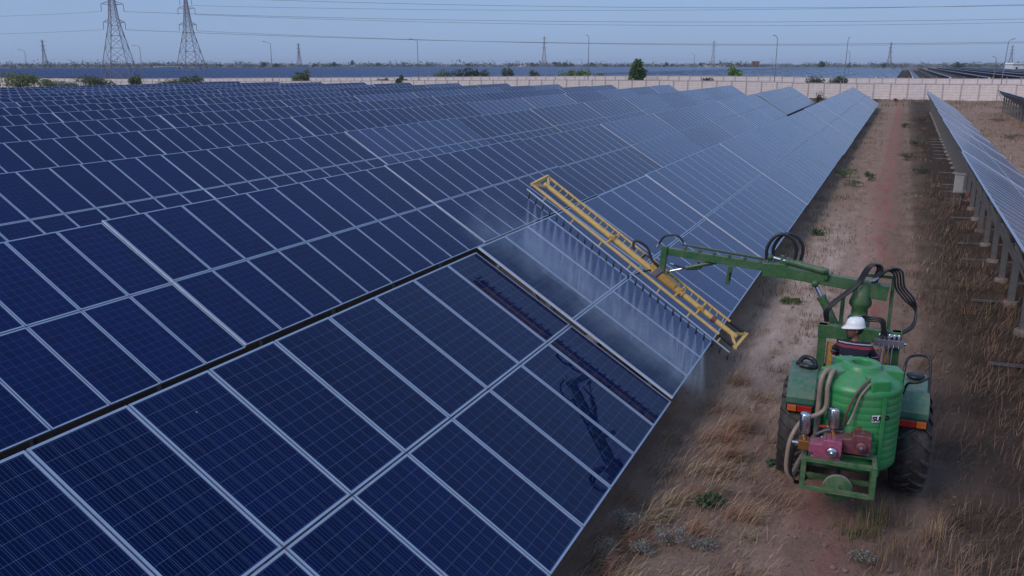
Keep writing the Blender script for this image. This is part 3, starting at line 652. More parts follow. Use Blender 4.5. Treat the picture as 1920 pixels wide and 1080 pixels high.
def curved_patch(az0, az1, z0, z1, mat, name, off=0.016):
    t = MB(); n = 8; vs = []
    for i in range(n+1):
        az = az0 + (az1-az0)*i/n
        for z in (z0, z1): vs.append(on_tank(az, z, TRAD+off))
    t.add(vs, [(2*i, 2*i+2, 2*i+3, 2*i+1) for i in range(n)], mat); return t.build(name, tank)
curved_patch(-72, -61, 1.435, 1.525, 'white_paint', 'name_label')
def tank_text(body, az, z, size):
    c = bpy.data.curves.new('letters', 'FONT'); c.body = body; c.size = size; c.extrude = 0.0015; c.align_x = 'LEFT'; c.offset = 0.004
    tmp = bpy.data.objects.new('tmp', c); COL.objects.link(tmp)
    dg = bpy.context.evaluated_depsgraph_get(); dg.update(); me = bpy.data.meshes.new_from_object(tmp.evaluated_get(dg)); bpy.data.objects.remove(tmp)
    for v in me.vertices:      # wrap onto the shell
        a = R(az) + v.co.x/(TRAD+0.018); r = TRAD+0.0185+v.co.z; v.co = TC + Vector((r*math.cos(a), r*math.sin(a), z+v.co.y))
    me.materials.clear(); me.materials.append(MATS['black_paint'])
    return link('lettering', me, tank)
tank_text('SUMO', -71.5, 1.452, 0.082)
curved_patch(-136, -131, 1.50, 1.58, 'white_paint', 'white_sticker')
curved_patch(-90, -84, 1.345, 1.365, 'red_lens', 'red_mark')
# hoses round the tank
t = MB()
t.tube(curve_pts([on_tank(-150, ZT+0.14, 0.36), on_tank(-147, ZT+0.24, 0.47), on_tank(-143, ZT+0.12, 0.58), on_tank(-141, 1.45, 0.60), on_tank(-140, 1.1, 0.62), (-0.62, -1.35, 0.75), (-0.70, -1.5, 0.55)], 8), 0.034, 'hose_tan', 10); t.build('suction_hose', tractor)
t = MB()
t.tube(curve_pts([on_tank(-140, ZT+0.14, 0.35), on_tank(-136, ZT+0.26, 0.46), on_tank(-131, ZT+0.10, 0.58), on_tank(-131, 1.5, 0.60), (-0.62, -1.46, 1.35), (-0.72, -1.56, 1.20), (-0.76, -1.60, 1.02), (-0.76, -1.6, 0.72), (-0.68, -1.55, 0.55)], 8), 0.030, 'hose_tan', 10); t.build('return_hose', tractor)
t = MB()
t.tube(curve_pts([on_tank(-68, ZT+0.18, 0.33), on_tank(-78, ZT+0.23, 0.43), on_tank(-94, ZT+0.10, 0.545), on_tank(-103, ZT-0.16, 0.58), on_tank(-106, 1.40, 0.56), on_tank(-112, 1.30, 0.56), on_tank(-118, 1.18, 0.60)], 8), 0.016, 'hose_brown', 8); t.build('bypass_hose', tractor)
t = MB()
t.tube(curve_pts([on_tank(-66, ZT+0.17, 0.34), on_tank(-76, ZT+0.20, 0.46), on_tank(-90, ZT+0.05, 0.55), on_tank(-96, ZT-0.18, 0.57), (-0.10, -1.56, 1.42)], 8), 0.013, 'hose_tan', 8); t.build('thin_hose', tractor)

# pump frame behind the tank
FX0, FX1, FY0, FY1, FZ0, FZ1 = -0.56, 0.25, -1.76, -1.40, 0.60, 0.98
pf = empty('pump_frame'); pf.parent = tractor
def bar(p, q, w=0.055, mat='frame_green', name='frame_bar', par=None):
    t = MB(); t.beam(p, q, w, w, mat); return t.build(name, par or pf, 0.004)
for x in (FX0, FX1):
    for y in (FY0, FY1): bar((x, y, FZ0-0.02), (x, y, FZ1+0.02), 0.06)
for z in (FZ0, FZ1):
    for y in (FY0, FY1): bar((FX0+0.03, y, z), (FX1-0.03, y, z))
    for x in (FX0, FX1): bar((x, FY0+0.03, z), (x, FY1-0.03, z))
bar((FX0, FY1+0.03, FZ1-0.05), (FX0, -0.5, 0.68)); bar((FX1, FY1+0.03, FZ1-0.05), (FX1, -0.5, 0.68)); bar((FX0+0.03, -0.95, 0.69), (FX1-0.03, -0.95, 0.69)); bar((FX0+0.03, -0.62, 0.69), (FX1-0.03, -0.62, 0.69)); bar((FX0+0.03, -1.25, 0.70), (FX1-0.03, -1.25, 0.70))
t = MB(); t.box((-0.13, -1.5, FZ1+0.035), (0.80, 0.12, 0.015), 'frame_green'); t.build('mounting_plate', pf)
t = MB(); t.lathe([(0.0, -0.03), (0.16, -0.03), (0.17, -0.025), (0.15, -0.012), (0.15, 0.012), (0.17, 0.025), (0.16, 0.03), (0, 0.03)], 'frame_green', 32, (-0.14, -1.60, 0.58), 'Y')
t.lathe([(0.172, -0.022), (0.176, 0.0), (0.172, 0.022)], 'grey_paint', 32, (-0.14, -1.60, 0.58), 'Y'); t.tube([(-0.14, -1.75, 0.58), (-0.14, -0.6, 0.6)], 0.03, 'steel_dark'); t.build('drive_pulley', pf)
t = MB(); t.prism([(-0.26, 0.42), (-0.02, 0.42), (0.02, 0.48), (0.02, 0.56), (-0.30, 0.56), (-0.30, 0.48)], -1.42, -1.36, 'frame_green'); t.build('guard_plate', pf)
# pumps
def pump(x, y, z, mat, pul, s_=1.0, name='plunger_pump'):
    e = empty(name, (x, y, z)); e.parent = tractor
    t = MB(); t.prism([(-0.16, -0.11), (0.11, -0.11), (0.16, -0.06), (0.16, 0.10), (0.10, 0.125), (-0.05, 0.12), (-0.08, 0.06), (-0.22, 0.05), (-0.22, -0.06), (-0.16, -0.07)], -0.11, 0.11, mat)
    for k in range(3): t.box((-0.04+0.06*k, 0, 0.128), (0.02, 0.18, 0.02), mat)
    t.box((-0.02, 0, -0.12), (0.34, 0.20, 0.025), mat); t.build('crankcase', e, 0.015)
    t = MB(); t.lathe([(0.0, -0.05), (0.05, -0.05), (0.062, -0.04), (0.062, 0.0), (0.03, 0.0)], 'chrome' if pul == 'chrome' else 'maroon', 24, (0.05, -0.12, -0.01), 'Y'); t.lathe([(0, -0.075), (0.022, -0.075), (0.022, -0.05)], 'chrome' if pul == 'chrome' else 'steel_dark', 12, (0.05, -0.12, -0.01), 'Y'); t.build('shaft_cover', e)
    t = MB(); t.box((-0.28, 0, 0.0), (0.13, 0.16, 0.12), 'brass')
    for k in (-1, 0, 1): t.lathe([(0.026, 0.05), (0.026, 0.085), (0.0, 0.09)], 'brass', 10, (-0.28, 0.05*k, 0))
    t.tube([(-0.34, 0, -0.01), (-0.42, 0, -0.01)], 0.022, 'chrome', 10); t.build('valve_head', e, 0.008)
    t = MB(); t.lathe([(0.03, 0.08), (0.03, 0.13), (0.062, 0.135), (0.066, 0.15), (0.066, 0.37), (0.058, 0.39), (0.0, 0.395)], 'chrome', 24, (-0.29, 0.02, 0)); t.build('air_chamber', e)
    return e
pump(-0.30, -1.66, 1.14, 'pink', 'chrome')
pump(0.03, -1.52, 1.20, 'maroon', 'maroon')
t = MB(); t.tube(curve_pts([(-0.47, -1.55, 1.22), (-0.32, -1.48, 1.28), (-0.15, -1.45, 1.27)], 6), 0.018, 'steel_dark'); t.tube([(-0.42, -1.47, 1.31), (-0.33, -1.46, 1.315)], 0.02, 'red_lens'); t.tube([(-0.33, -1.46, 1.315), (-0.26, -1.46, 1.31)], 0.02, 'chrome'); t.build('manifold', tractor)
t = MB(); t.tube(curve_pts([(-0.62, -1.67, 1.11), (-0.68, -1.66, 1.08), (-0.72, -1.62, 0.85), (-0.70, -1.55, 0.6), (-0.60, -1.35, 0.45), (-0.45, -1.1, 0.52)], 8), 0.026, 'hose_black', 8); t.build('delivery_hose', tractor)
t = MB(); t.lathe([(0.0, 0), (0.02, 0), (0.02, 0.10), (0, 0.10)], 'chrome', 10, (-0.66, -1.64, 1.05)); t.build('hose_coupling', tractor)

# crane: gate frame, column, arm
GY = 1.12
gate = empty('crane_gate'); gate.parent = tractor
for x in (-0.52, 0.50): bar((x, GY, 0.62), (x, GY, 1.90), 0.12, 'crane_green', 'upright', gate)
t = MB(); t.beam((-0.59, GY-0.002, 1.80), (0.57, GY-0.002, 1.80), 0.13, 0.20, 'crane_green'); t.build('crossbeam', gate, 0.006)
t = MB(); t.box((0, GY, 0.66), (1.2, 0.10, 0.12), 'crane_green'); t.build('base_beam', gate, 0.006)
for x in (-0.40, 0.40):
    t = MB(); t.beam((x, GY+0.02, 0.72), (x, GY+0.02, 1.62), 0.09, 0.05, 'yellow_worn'); t.build('stay_plate', gate, 0.004)
bar((0.40, GY+0.45, 1.2), (0.40, GY+0.45, 2.60), 0.05, 'crane_green', 'hose_guard_post', gate)
bar((-0.05, GY+0.45, 2.605), (0.428, GY+0.45, 2.605), 0.05, 'crane_green', 'hose_guard_rail', gate)
bar((-0.28, GY+0.30, 1.2), (-0.28, GY+0.30, 2.30), 0.06, 'crane_green', 'hose_guard_post', gate)
t = MB(); t.lathe([(0.16, 1.2), (0.16, 1.95), (0.12, 2.0), (0.115, 2.10), (0.16, 2.16), (0.16, 2.22), (0.13, 2.30), (0.12, 2.48), (0.0, 2.48)], 'crane_green', 20, (-0.03, GY+0.36, 0)); t.box((-0.03, GY+0.36, 1.15), (0.9, 0.4, 0.12), 'crane_green'); t.build('crane_column', tractor)
# main arm in world space from the photograph's geometry, converted to tractor space
A0 = W((-0.02, 13.62, 2.42)); A1 = W((-1.62, 13.66, 2.56)); A2 = W((-3.36, 13.72, 2.70))
t = MB(); t.beam(A0, A1, 0.13, 0.18, 'crane_green'); t.beam(A0+Vector((0.12, 0, -0.05)), A0+Vector((-0.3, 0, 0.0)), 0.17, 0.23, 'crane_green')
t.beam(A1+Vector((0.25, 0.0, 0.0)), A1+Vector((-0.12, 0.0, 0.0)), 0.17, 0.22, 'crane_green'); arm = t.build('main_arm', tractor, 0.008)
t = MB(); t.beam(A1+Vector((0.08, 0, 0.02)), A2, 0.10, 0.135, 'crane_green', taper=0.9); t.beam(A1+Vector((-0.62, -0.02, 0)), A1+Vector((-0.66, -0.02, -0.30)), 0.07, 0.05, 'crane_green'); t.box(A1+Vector((-0.62, -0.055, -0.16)), (0.03, 0.02, 0.14), 'black_paint')
arm2 = t.build('fore_arm', tractor, 0.006)
t = MB(); t.tube([A1+Vector((-0.1, 0.02, 0.16)), A2+Vector((0.25, 0.03, 0.13))], 0.014, 'crane_green', 6); t.tube([A1+Vector((-0.1, -0.03, 0.15)), A2+Vector((0.3, -0.02, 0.12))], 0.012, 'hose_black', 6)
for k in range(6):
    p = A1.lerp(A2, 0.1+0.14*k); t.box(p+Vector((0, 0, 0.10)), (0.04, 0.11, 0.035), 'crane_green')
t.build('hydraulic_line', arm2)
def cylinder(p, q, r, frac, name='hydraulic_cylinder'):
    p, q = Vector(p), Vector(q); m_ = p.lerp(q, frac)
    t = MB(); t.tube([p, m_], r, 'crane_green', 14); t.tube([m_-(q-p).normalized()*0.05, m_], r*1.15, 'crane_green', 14)
    d = (q-p).normalized(); t.lathe([(0, -0.06), (r*0.9, -0.06), (r*0.9, 0.06), (0, 0.06)], 'crane_green', 12, p, 'Y'); c = t.build(name, tractor)
    t = MB(); t.tube([m_, q], r*0.5, 'chrome', 12); t.lathe([(0, -0.05), (r*0.8, -0.05), (r*0.8, 0.05), (0, 0.05)], 'crane_green', 12, q, 'Y'); t.build('piston_rod', c)
cylinder(A0+Vector((-0.78, -0.01, 0.20)), A1+Vector((-0.02, -0.01, 0.20)), 0.055, 0.72)
t = MB(); t.box(A0+Vector((-0.78, -0.01, 0.16)), (0.06, 0.12, 0.14), 'crane_green'); t.build('cylinder_lug', arm)
t = MB(); t.box(A1+Vector((0.16, -0.01, 0.15)), (0.05, 0.1, 0.17), 'crane_green'); t.build('cylinder_lug', arm)
cylinder((-0.30, GY+0.26, 1.72), A0+Vector((-0.92, -0.02, 0.0)), 0.065, 0.74)
cylinder(A2+Vector((0.85, -0.03, -0.12)), A2+Vector((0.10, -0.05, -0.34)), 0.038, 0.62)
t = MB(); t.beam(A2+Vector((0.02, -0.02, 0.08)), A2+Vector((-0.02, -0.02, -0.36)), 0.10, 0.12, 'crane_green'); t.beam(A2+Vector((-0.01, -0.03, -0.30)), A2+Vector((-0.14, 0, -0.42)), 0.12, 0.10, 'steel_dark'); t.build('wrist', tractor, 0.006)
# hoses on the crane
def hose(pts, r=0.019, mat='hose_black', name='hydraulic_hose', par=None, fit=True):
    t = MB(); c = curve_pts(pts, 8); t.tube(c, r, mat, 8)
    if fit:
        for a, b2 in ((c[0], c[2]), (c[-1], c[-3])): t.tube([a, b2], r*1.25, 'chrome', 8)
    return t.build(name, par or tractor)
for dx, dy in ((0.0, -0.04), (0.09, 0.05)):
    b0 = A1+Vector((-0.07+dx, dy, 0.10)); b1 = A1+Vector((0.33+dx, dy, 0.12))
    hose([b0, b0+Vector((-0.01, 0, 0.24)), b0+Vector((0.08, 0, 0.42)), b0+Vector((0.21, 0, 0.48)), b1+Vector((-0.03, 0, 0.38)), b1+Vector((0.03, 0, 0.22)), b1], 0.026)
for k in range(3):        # over the column, left bundle
    o = Vector((0.03*k, -0.05*k, 0.012*k))
    hose([(-0.50+0.02*k, GY+0.06, 1.92), (-0.50+0.03*k, GY+0.05, 2.15), A0+Vector((-0.36, -0.12, 0.06))+o, A0+Vector((-0.20, -0.10, 0.36))+o, A0+Vector((-0.06, -0.06, 0.34))+o, A0+Vector((-0.12, -0.04, 0.10))+o], 0.016, fit=False)
for k in range(4):        # from the column to the valve block, right bundle
    o = Vector((0.035*k, -0.03*k, 0.02*k))
    hose([A0+Vector((-0.14, -0.1, 0.12))+o*0.6, A0+Vector((0.0, -0.12, 0.30))+o, A0+Vector((0.16, -0.10, 0.28))+o, A0+Vector((0.22, -0.08, 0.05))+o, A0+Vector((0.36, -0.08, -0.12))+o, A0+Vector((0.52-0.02*k, -0.1, -0.28))+o*0.6, A0+Vector((0.44, -0.25, -0.50))+o*0.5, (0.30+0.05*k, GY-0.12, 1.83)], 0.015)
for k in range(3):
    hose([(-0.02, GY-0.02, 2.02+0.03*k), (0.10, GY-0.12, 2.05+0.03*k), (0.25+0.02*k, GY-0.16, 2.06+0.02*k), (0.29+0.02*k, GY-0.15, 1.95), (0.28+0.05*k, GY-0.13, 1.82)], 0.016)
t = MB(); t.box((0.40, GY-0.12, 1.745), (0.40, 0.10, 0.10), 'steel_dark')
for k in range(5): t.lathe([(0.02, 1.79), (0.02, 1.86), (0.012, 1.88), (0, 1.88)], 'chrome', 10, (0.27+0.065*k, GY-0.12, 0))
for k in range(5): t.tube([(0.27+0.065*k, GY-0.17, 1.74), (0.27+0.065*k, GY-0.24, 1.70)], 0.01, 'chrome', 8)
t.lathe([(0, -0.03), (0.022, -0.02), (0.022, 0.03), (0, 0.03)], 'chrome', 10, (0.61, GY-0.12, 1.745), 'X'); t.build('valve_block', tractor, 0.004)
for k in range(4):
    t = MB(); t.tube([(0.30+0.05*k, GY-0.22, 1.70), (0.28+0.05*k, GY-0.50, 1.50), (0.26+0.05*k, GY-0.58, 1.56)], 0.009, 'steel_dark', 6); t.lathe([(0, 0), (0.018, 0.008), (0.018, 0.02), (0, 0.03)], 'orange_lens' if k == 1 else 'black_paint', 10, (0.26+0.05*k, GY-0.58, 1.555)); t.build('control_lever', tractor)
hose([A2+Vector((0.35, -0.02, 0.12)), A2+Vector((0.22, -0.02, 0.26)), A2+Vector((0.0, 0, 0.24)), A2+Vector((-0.12, 0, 0.05))], 0.018)
hose([A2+Vector((0.55, -0.05, -0.10)), A2+Vector((0.62, -0.05, -0.24)), A2+Vector((0.38, -0.06, -0.26)), A2+Vector((0.12, -0.06, -0.20))], 0.015)

# spray boom (parallel to the tilted panels)
B0 = Vector((-1.98, 13.64, 1.31)); B1 = Vector((-5.69, 13.90, 3.73)); BD = (B1-B0).normalized(); BL = (B1-B0).length
BN = Vector((st_, 0, ct)); BS = BD.cross(BN).normalized()          # BS points along the row (sideways of the boom)
if BS.y < 0: BS = -BS
def BP(a, s_, n_): return W(B0 + BD*a + BS*s_ + BN*n_)
boom = empty('spray_boom'); boom.parent = tractor
t = MB(); t.tube([BP(0.12, 0, 0), BP(BL*0.5, 0, 0), BP(BL-0.12, 0, 0)], [0.042, 0.052, 0.042], 'yellow', 14); t.build('main_tube', boom)
for s_, n_, r in ((0.25, 0.06, 0.021), (-0.25, -0.06, 0.024)):
    t = MB(); t.tube([BP(0, s_, n_), BP(BL, s_, n_)], r, 'yellow', 10); t.build('side_rail', boom)
    t = MB(); t.tube([BP(0.08, s_, n_), BP(0.36, s_, n_)], 0.034, 'hose_black', 12); t.build('rubber_sleeve', boom)
t = MB(); t.tube([BP(0.1, -0.10, -0.09), BP(BL-0.05, -0.10, -0.09)], 0.012, 'aluminium', 8); t.build('cable_conduit', boom)
for k in range(30):
    a = 0.45 + k*(BL-0.6)/29
    t = MB(); t.tube([BP(a, 0.04, 0.02), BP(a+0.03, 0.25, 0.06)], 0.011, 'yellow', 6); t.build('rung', boom)
for a in (0.02, BL-0.02):
    t = MB(); t.beam(BP(a, -0.27, -0.065), BP(a, 0.27, 0.065), 0.06, 0.05, 'yellow'); t.beam(BP(a, -0.25, -0.06), BP(a+(0.2 if a < 1 else -0.2), 0, 0), 0.04, 0.04, 'yellow'); t.beam(BP(a, 0.25, 0.06), BP(a+(0.2 if a < 1 else -0.2), 0, 0), 0.04, 0.04, 'yellow'); t.build('end_plate', boom, 0.004)
for a in (0.85, 1.3, 2.75):
    t = MB(); t.beam(BP(a, -0.25, -0.06), BP(a, 0.25, 0.06), 0.035, 0.03, 'yellow'); t.box(BP(a, 0, 0), (0.11, 0.11, 0.11), 'yellow_worn'); t.build('clamp', boom, 0.006)
t = MB(); t.tube([BP(1.22, 0, 0), BP(1.85, 0, 0)], 0.068, 'yellow_worn', 14); t.beam(BP(1.4, 0, 0.03), BP(1.95, 0, 0.09), 0.16, 0.08, 'yellow_worn'); t.build('boom_mount', boom, 0.008)
t = MB(); t.tube([BP(0.55, 0, 0), BP(0.62, 0, 0)], 0.062, 'maroon', 12); t.build('boom_joint', boom)
hose([BP(2.35, 0.0, 0.08), BP(2.42, 0.03, 0.20), BP(2.2, 0.06, 0.24), BP(1.98, 0.04, 0.12), BP(1.80, 0.0, 0.14)], 0.022, par=boom, fit=False)
hose([BP(2.15, 0.0, 0.06), BP(2.1, -0.05, 0.16), BP(1.9, -0.06, 0.14), BP(1.7, -0.05, 0.06)], 0.018, par=boom, fit=False)
# nozzle line on the near side, below the rail
NS, NN = -0.30, -0.17
t = MB(); t.tube([BP(0.05, NS, NN), BP(BL, NS, NN)], 0.016, 'aluminium', 8); t.build('nozzle_pipe', boom)
nz_ = MB(); nz_.lathe([(0.0, -0.14), (0.009, -0.14), (0.016, -0.11), (0.016, -0.05), (0.010, -0.04), (0.010, 0.01), (0.0, 0.01)], 'black_paint', 8); NOZ = nz_.mesh('nozzle')
SD = Vector((0.0, -0.16, -1.0)).normalized()      # spraying direction: down on the glass and back toward the camera
zax = (TMI.to_3x3() @ -SD).to_track_quat('Z', 'Y').to_euler()
NOZ_A = [0.08 + k*(BL-0.13)/27 for k in range(28)]
for a in NOZ_A:
    o = link('nozzle', NOZ, boom, BP(a, NS, NN), zax)
for k in range(7):
    a = 0.3+k*0.63; t = MB(); t.beam(BP(a, -0.25, -0.06), BP(a, NS, NN), 0.02, 0.02, 'yellow'); t.build('pipe_bracket', boom)
hose([BP(1.9, -0.05, 0.0), BP(2.0, -0.2, -0.1), BP(2.05, -0.3, -0.2), BP(2.0, NS, NN)], 0.014, par=boom, fit=False)

# ------------------------------------------------------------------ water spray
def spray_fan(k, a):
    """thin flat sheet of droplets leaving one nozzle, ending on the glass"""
    p0 = B0 + BD*a + BS*NS + BN*NN + SD*0.14
    h = (p0 - Vector((ROWX[1], 0, ZLOW))).dot(BN); Ln = h/(-SD.dot(BN))*random.uniform(0.97, 1.0)
    wd = (BD*1.0).normalized(); n = 6; vs = []; uvs = []
    half = random.uniform(0.20, 0.36)
    for i in range(n+1):
        tt = i/n
        for j in range(7):
            q = (j/6-0.5)*2; vs.append(p0 + SD*(Ln*tt) + wd*(q*half*(tt*0.9+0.03)) + BS*(-0.12*tt*tt + 0.06*math.sin(q*2+k)*tt) ); uvs.append((j/6, tt))
    fs = [(i*7+j, i*7+j+1, (i+1)*7+j+1, (i+1)*7+j) for i in range(n) for j in range(6)]
    me = bpy.data.meshes.new('spray_fan'); me.from_pydata([tuple(v) for v in vs], [], fs); me.materials.append(MATS['spray'])
    l = me.uv_layers.new(name='UVMap')
    for lp in me.loops: l.data[lp.index].uv = uvs[lp.vertex_index]
    me.polygons.foreach_set('use_smooth', [True]*len(me.polygons)); return me
spray = empty('water_spray', (-4.2, 13.2, 1.5)); tag(spray, 'fine white water spray blown from the yellow boom onto the panels', 'water spray')
for k, a in enumerate(NOZ_A):
    if a < 0.42: continue          # the lowest nozzles past the panel edge are shut
    o = link('spray_fan', spray_fan(k, a), spray, -spray.location)
# drifting mist over the wet glass: a thin volume
m, nt, b = new_mat('mist'); nt.nodes.remove(b)
tc = nd(nt, 'ShaderNodeTexCoord'); sp = nd(nt, 'ShaderNodeSeparateXYZ'); nt.links.new(tc.outputs['Object'], sp.inputs[0])
# object space: x down the slope, y along the row, z off the glass
nz = noise_tex(nt, 2.2, 4, tc.outputs['Object'], 0.6)
ya = ramp(nt, mth(nt, 'DIVIDE', mth(nt, 'ADD', sp.outputs[1], 0.75), 1.5), [(0.0, 0.0), (0.30, 0.75), (0.62, 1.0), (1.0, 0.0)])
zb = ramp(nt, mth(nt, 'DIVIDE', sp.outputs[2], 0.8), [(0.0, 1.0), (0.35, 0.55), (1.0, 0.0)])
xb = ramp(nt, mth(nt, 'DIVIDE', mth(nt, 'ADD', sp.outputs[0], 2.6), 5.2), [(0.0, 0.0), (0.12, 1.0), (0.9, 1.0), (1.0, 0.0)])
dn = mth(nt, 'MULTIPLY', mth(nt, 'MULTIPLY', ya, zb), mth(nt, 'MULTIPLY', xb, ramp(nt, nz, [(0.38, 0.0), (0.7, 1.0)])))
pv = nd(nt, 'ShaderNodeVolumePrincipled'); pv.inputs['Color'].default_value = (0.62, 0.79, 1, 1); nt.links.new(mth(nt, 'MULTIPLY', dn, 1.15), pv.inputs['Density'])
nt.links.new(pv.outputs[0], nt.nodes['Material Output'].inputs['Volume']); MATS['mist'] = m
t = MB(); t.box((0, 0, 0.41), (5.2, 1.5, 0.79), 'mist')
mist = t.build('mist', spray); c = Vector((ROWX[1], 0, ZLOW)) + Vector((-ct, 0, st_))*2.15
mist.location = Vector((c.x, 13.08, c.z)) + BN*0.02 - spray.location; mist.rotation_euler = (0, TILT, 0)

# ------------------------------------------------------------------ driver
def skin_mesh(name, joints, edges, mat, root, parent, sub=2):
    me = bpy.data.meshes.new(name); names = list(joints); me.from_pydata([joints[n][:3] for n in names], [(names.index(a), names.index(b2)) for a, b2 in edges], [])
    o = bpy.data.objects.new(name, me); COL.objects.link(o)
    if parent is not None: o.parent = parent
    o.modifiers.new('skin', 'SKIN')
    if not me.skin_vertices: me.attributes.new('skin', 'FLOAT', 'POINT')
    for i, n in enumerate(names):
        sv = me.skin_vertices[0].data[i]; r = joints[n][3]; sv.radius = (r, r) if not isinstance(r, tuple) else r; sv.use_root = (n == root)
    sb = o.modifiers.new('sub', 'SUBSURF'); sb.levels = sub; sb.render_levels = sub
    me.materials.append(MATS[mat]); o.modifiers['skin'].use_smooth_shade = True
    return o
DX = -0.10
person = empty('person', TM @ Vector((DX+0.03, 0.30, 1.36)), TR_RZ); tag(person, 'driver in white hard hat and striped dark shirt on the tractor seat, looking left', 'person')
# person space: origin on the seat, +y forward; head and shoulders turned to the left
J = {'pelvis': (0, 0, 0.10, 0.145), 'waist': (0, 0.02, 0.24, 0.135), 'chest': (0, 0.03, 0.40, (0.15, 0.13)), 'neckb': (-0.005, 0.045, 0.53, 0.085), 'neck': (-0.01, 0.05, 0.60, 0.058), 'jaw': (-0.03, 0.05, 0.67, 0.072), 'skull': (-0.02, 0.045, 0.745, 0.092), 'crown': (-0.012, 0.04, 0.80, 0.075),
     'shl': (-0.185, 0.055, 0.495, 0.068), 'ell': (-0.27, 0.24, 0.30, 0.046), 'wrl': (-0.13, 0.46, 0.28, 0.030), 'hal': (-0.10, 0.53, 0.285, 0.034),
     'shr': (0.185, 0.02, 0.495, 0.068), 'elr': (0.29, 0.14, 0.27, 0.046), 'wrr': (0.34, 0.36, 0.33, 0.030), 'har': (0.35, 0.43, 0.34, 0.034),
     'hil': (-0.10, 0.06, 0.07, 0.095), 'knl': (-0.17, 0.47, 0.06, 0.062), 'anl': (-0.20, 0.60, -0.30, 0.042), 'tol': (-0.20, 0.76, -0.33, 0.036),
     'hir': (0.10, 0.06, 0.07, 0.095), 'knr': (0.17, 0.47, 0.06, 0.062), 'anr': (0.20, 0.60, -0.30, 0.042), 'tor': (0.20, 0.76, -0.33, 0.036)}
E_ = [('pelvis', 'waist'), ('waist', 'chest'), ('chest', 'neckb'), ('neckb', 'neck'), ('neck', 'jaw'), ('jaw', 'skull'), ('skull', 'crown'), ('chest', 'shl'), ('shl', 'ell'), ('ell', 'wrl'), ('wrl', 'hal'), ('chest', 'shr'), ('shr', 'elr'), ('elr', 'wrr'), ('wrr', 'har'),
      ('pelvis', 'hil'), ('hil', 'knl'), ('knl', 'anl'), ('anl', 'tol'), ('pelvis', 'hir'), ('hir', 'knr'), ('knr', 'anr'), ('anr', 'tor')]
for sd, hb in (('l', 'hal'), ('r', 'har')):
    h = Vector(J[hb][:3])
    for k in range(4):
        f0 = h + Vector((-0.024+0.016*k, 0.03, 0.0)); ln = (0.030, 0.036, 0.034, 0.026)[k]
        J[f'f{sd}{k}a'] = (*f0, 0.010); J[f'f{sd}{k}b'] = (*(f0+Vector((0, ln, -0.006))), 0.009); J[f'f{sd}{k}c'] = (*(f0+Vector((0, ln+0.008, -0.034))), 0.008)
        E_ += [(hb, f'f{sd}{k}a'), (f'f{sd}{k}a', f'f{sd}{k}b'), (f'f{sd}{k}b', f'f{sd}{k}c')]
    sg = 1 if sd == 'l' else -1
    J[f't{sd}a'] = (*(h+Vector((sg*0.036, 0.0, -0.004))), 0.011); J[f't{sd}b'] = (*(h+Vector((sg*0.048, 0.030, -0.018))), 0.009); E_ += [(hb, f't{sd}a'), (f't{sd}a', f't{sd}b')]
body = skin_mesh('body', J, E_, 'skin', 'pelvis', person)
def sub(keys, grow): return {k: (*J[k][:3], tuple(r*grow for r in J[k][3]) if isinstance(J[k][3], tuple) else J[k][3]*grow) for k in keys}
S = sub(['pelvis', 'waist', 'chest', 'neckb', 'shl', 'ell', 'shr', 'elr'], 1.16)
S['cul'] = (-0.20, 0.36, 0.29, 0.048); S['cur'] = (0.315, 0.25, 0.30, 0.048); S['ell'] = (*S['ell'][:3], 0.060); S['elr'] = (*S['elr'][:3], 0.060); S['neckb'] = (-0.005, 0.045, 0.545, 0.078)
skin_mesh('shirt', S, [('pelvis', 'waist'), ('waist', 'chest'), ('chest', 'neckb'), ('chest', 'shl'), ('shl', 'ell'), ('ell', 'cul'), ('chest', 'shr'), ('shr', 'elr'), ('elr', 'cur')], 'shirt', 'pelvis', person)
S = sub(['pelvis', 'hil', 'knl', 'anl', 'hir', 'knr', 'anr'], 1.13); S['pelvis'] = (0, 0, 0.09, 0.15)
skin_mesh('trousers', S, [('pelvis', 'hil'), ('hil', 'knl'), ('knl', 'anl'), ('pelvis', 'hir'), ('hir', 'knr'), ('knr', 'anr')], 'trousers', 'pelvis', person)
for sx in (-1, 1):
    t = MB(); t.prism([(0.54, -0.37), (0.80, -0.37), (0.80, -0.33), (0.70, -0.28), (0.54, -0.26)], sx*0.20-0.05, sx*0.20+0.05, 'black_paint', 'YZ'); t.build('shoe', person, 0.015)
# head details: face turned left and slightly back
HC = Vector((-0.02, 0.045, 0.735)); FD = Vector((-0.97, -0.18, -0.06)).normalized(); FS = Vector((0.18, -0.97, 0)).normalized()
def hp(f_, s_, u_): return HC + FD*f_ + FS*s_ + Vector((0, 0, u_))
def blob(name, c, r, mat, n=12):
    t = MB(); vs = []; rows_ = 8
    for i in range(rows_+1):
        ph = math.pi*i/rows_
        for k in range(n):
            a = 2*math.pi*k/n; vs.append(c + FD*(r[0]*math.sin(ph)*math.cos(a)) + FS*(r[1]*math.sin(ph)*math.sin(a)) + Vector((0, 0, r[2]*math.cos(ph))))
    t.add(vs, [(i*n+k, i*n+(k+1) % n, (i+1)*n+(k+1) % n, (i+1)*n+k) for i in range(rows_) for k in range(n)], mat, True); return t.build(name, person)
blob('face', hp(0.028, 0, -0.035), (0.078, 0.072, 0.105), 'skin', 16)
blob('nose', hp(0.108, 0, -0.028), (0.022, 0.014, 0.030), 'skin')
for s_ in (-1, 1):
    blob('ear', hp(-0.01, s_*0.083, -0.02), (0.020, 0.012, 0.032), 'skin')
    blob('eye', hp(0.092, s_*0.032, 0.0), (0.012, 0.014, 0.008), 'white_paint'); blob('pupil', hp(0.101, s_*0.032, 0.0), (0.005, 0.006, 0.006), 'hair'); blob('eyebrow', hp(0.098, s_*0.033, 0.024), (0.012, 0.026, 0.007), 'hair')
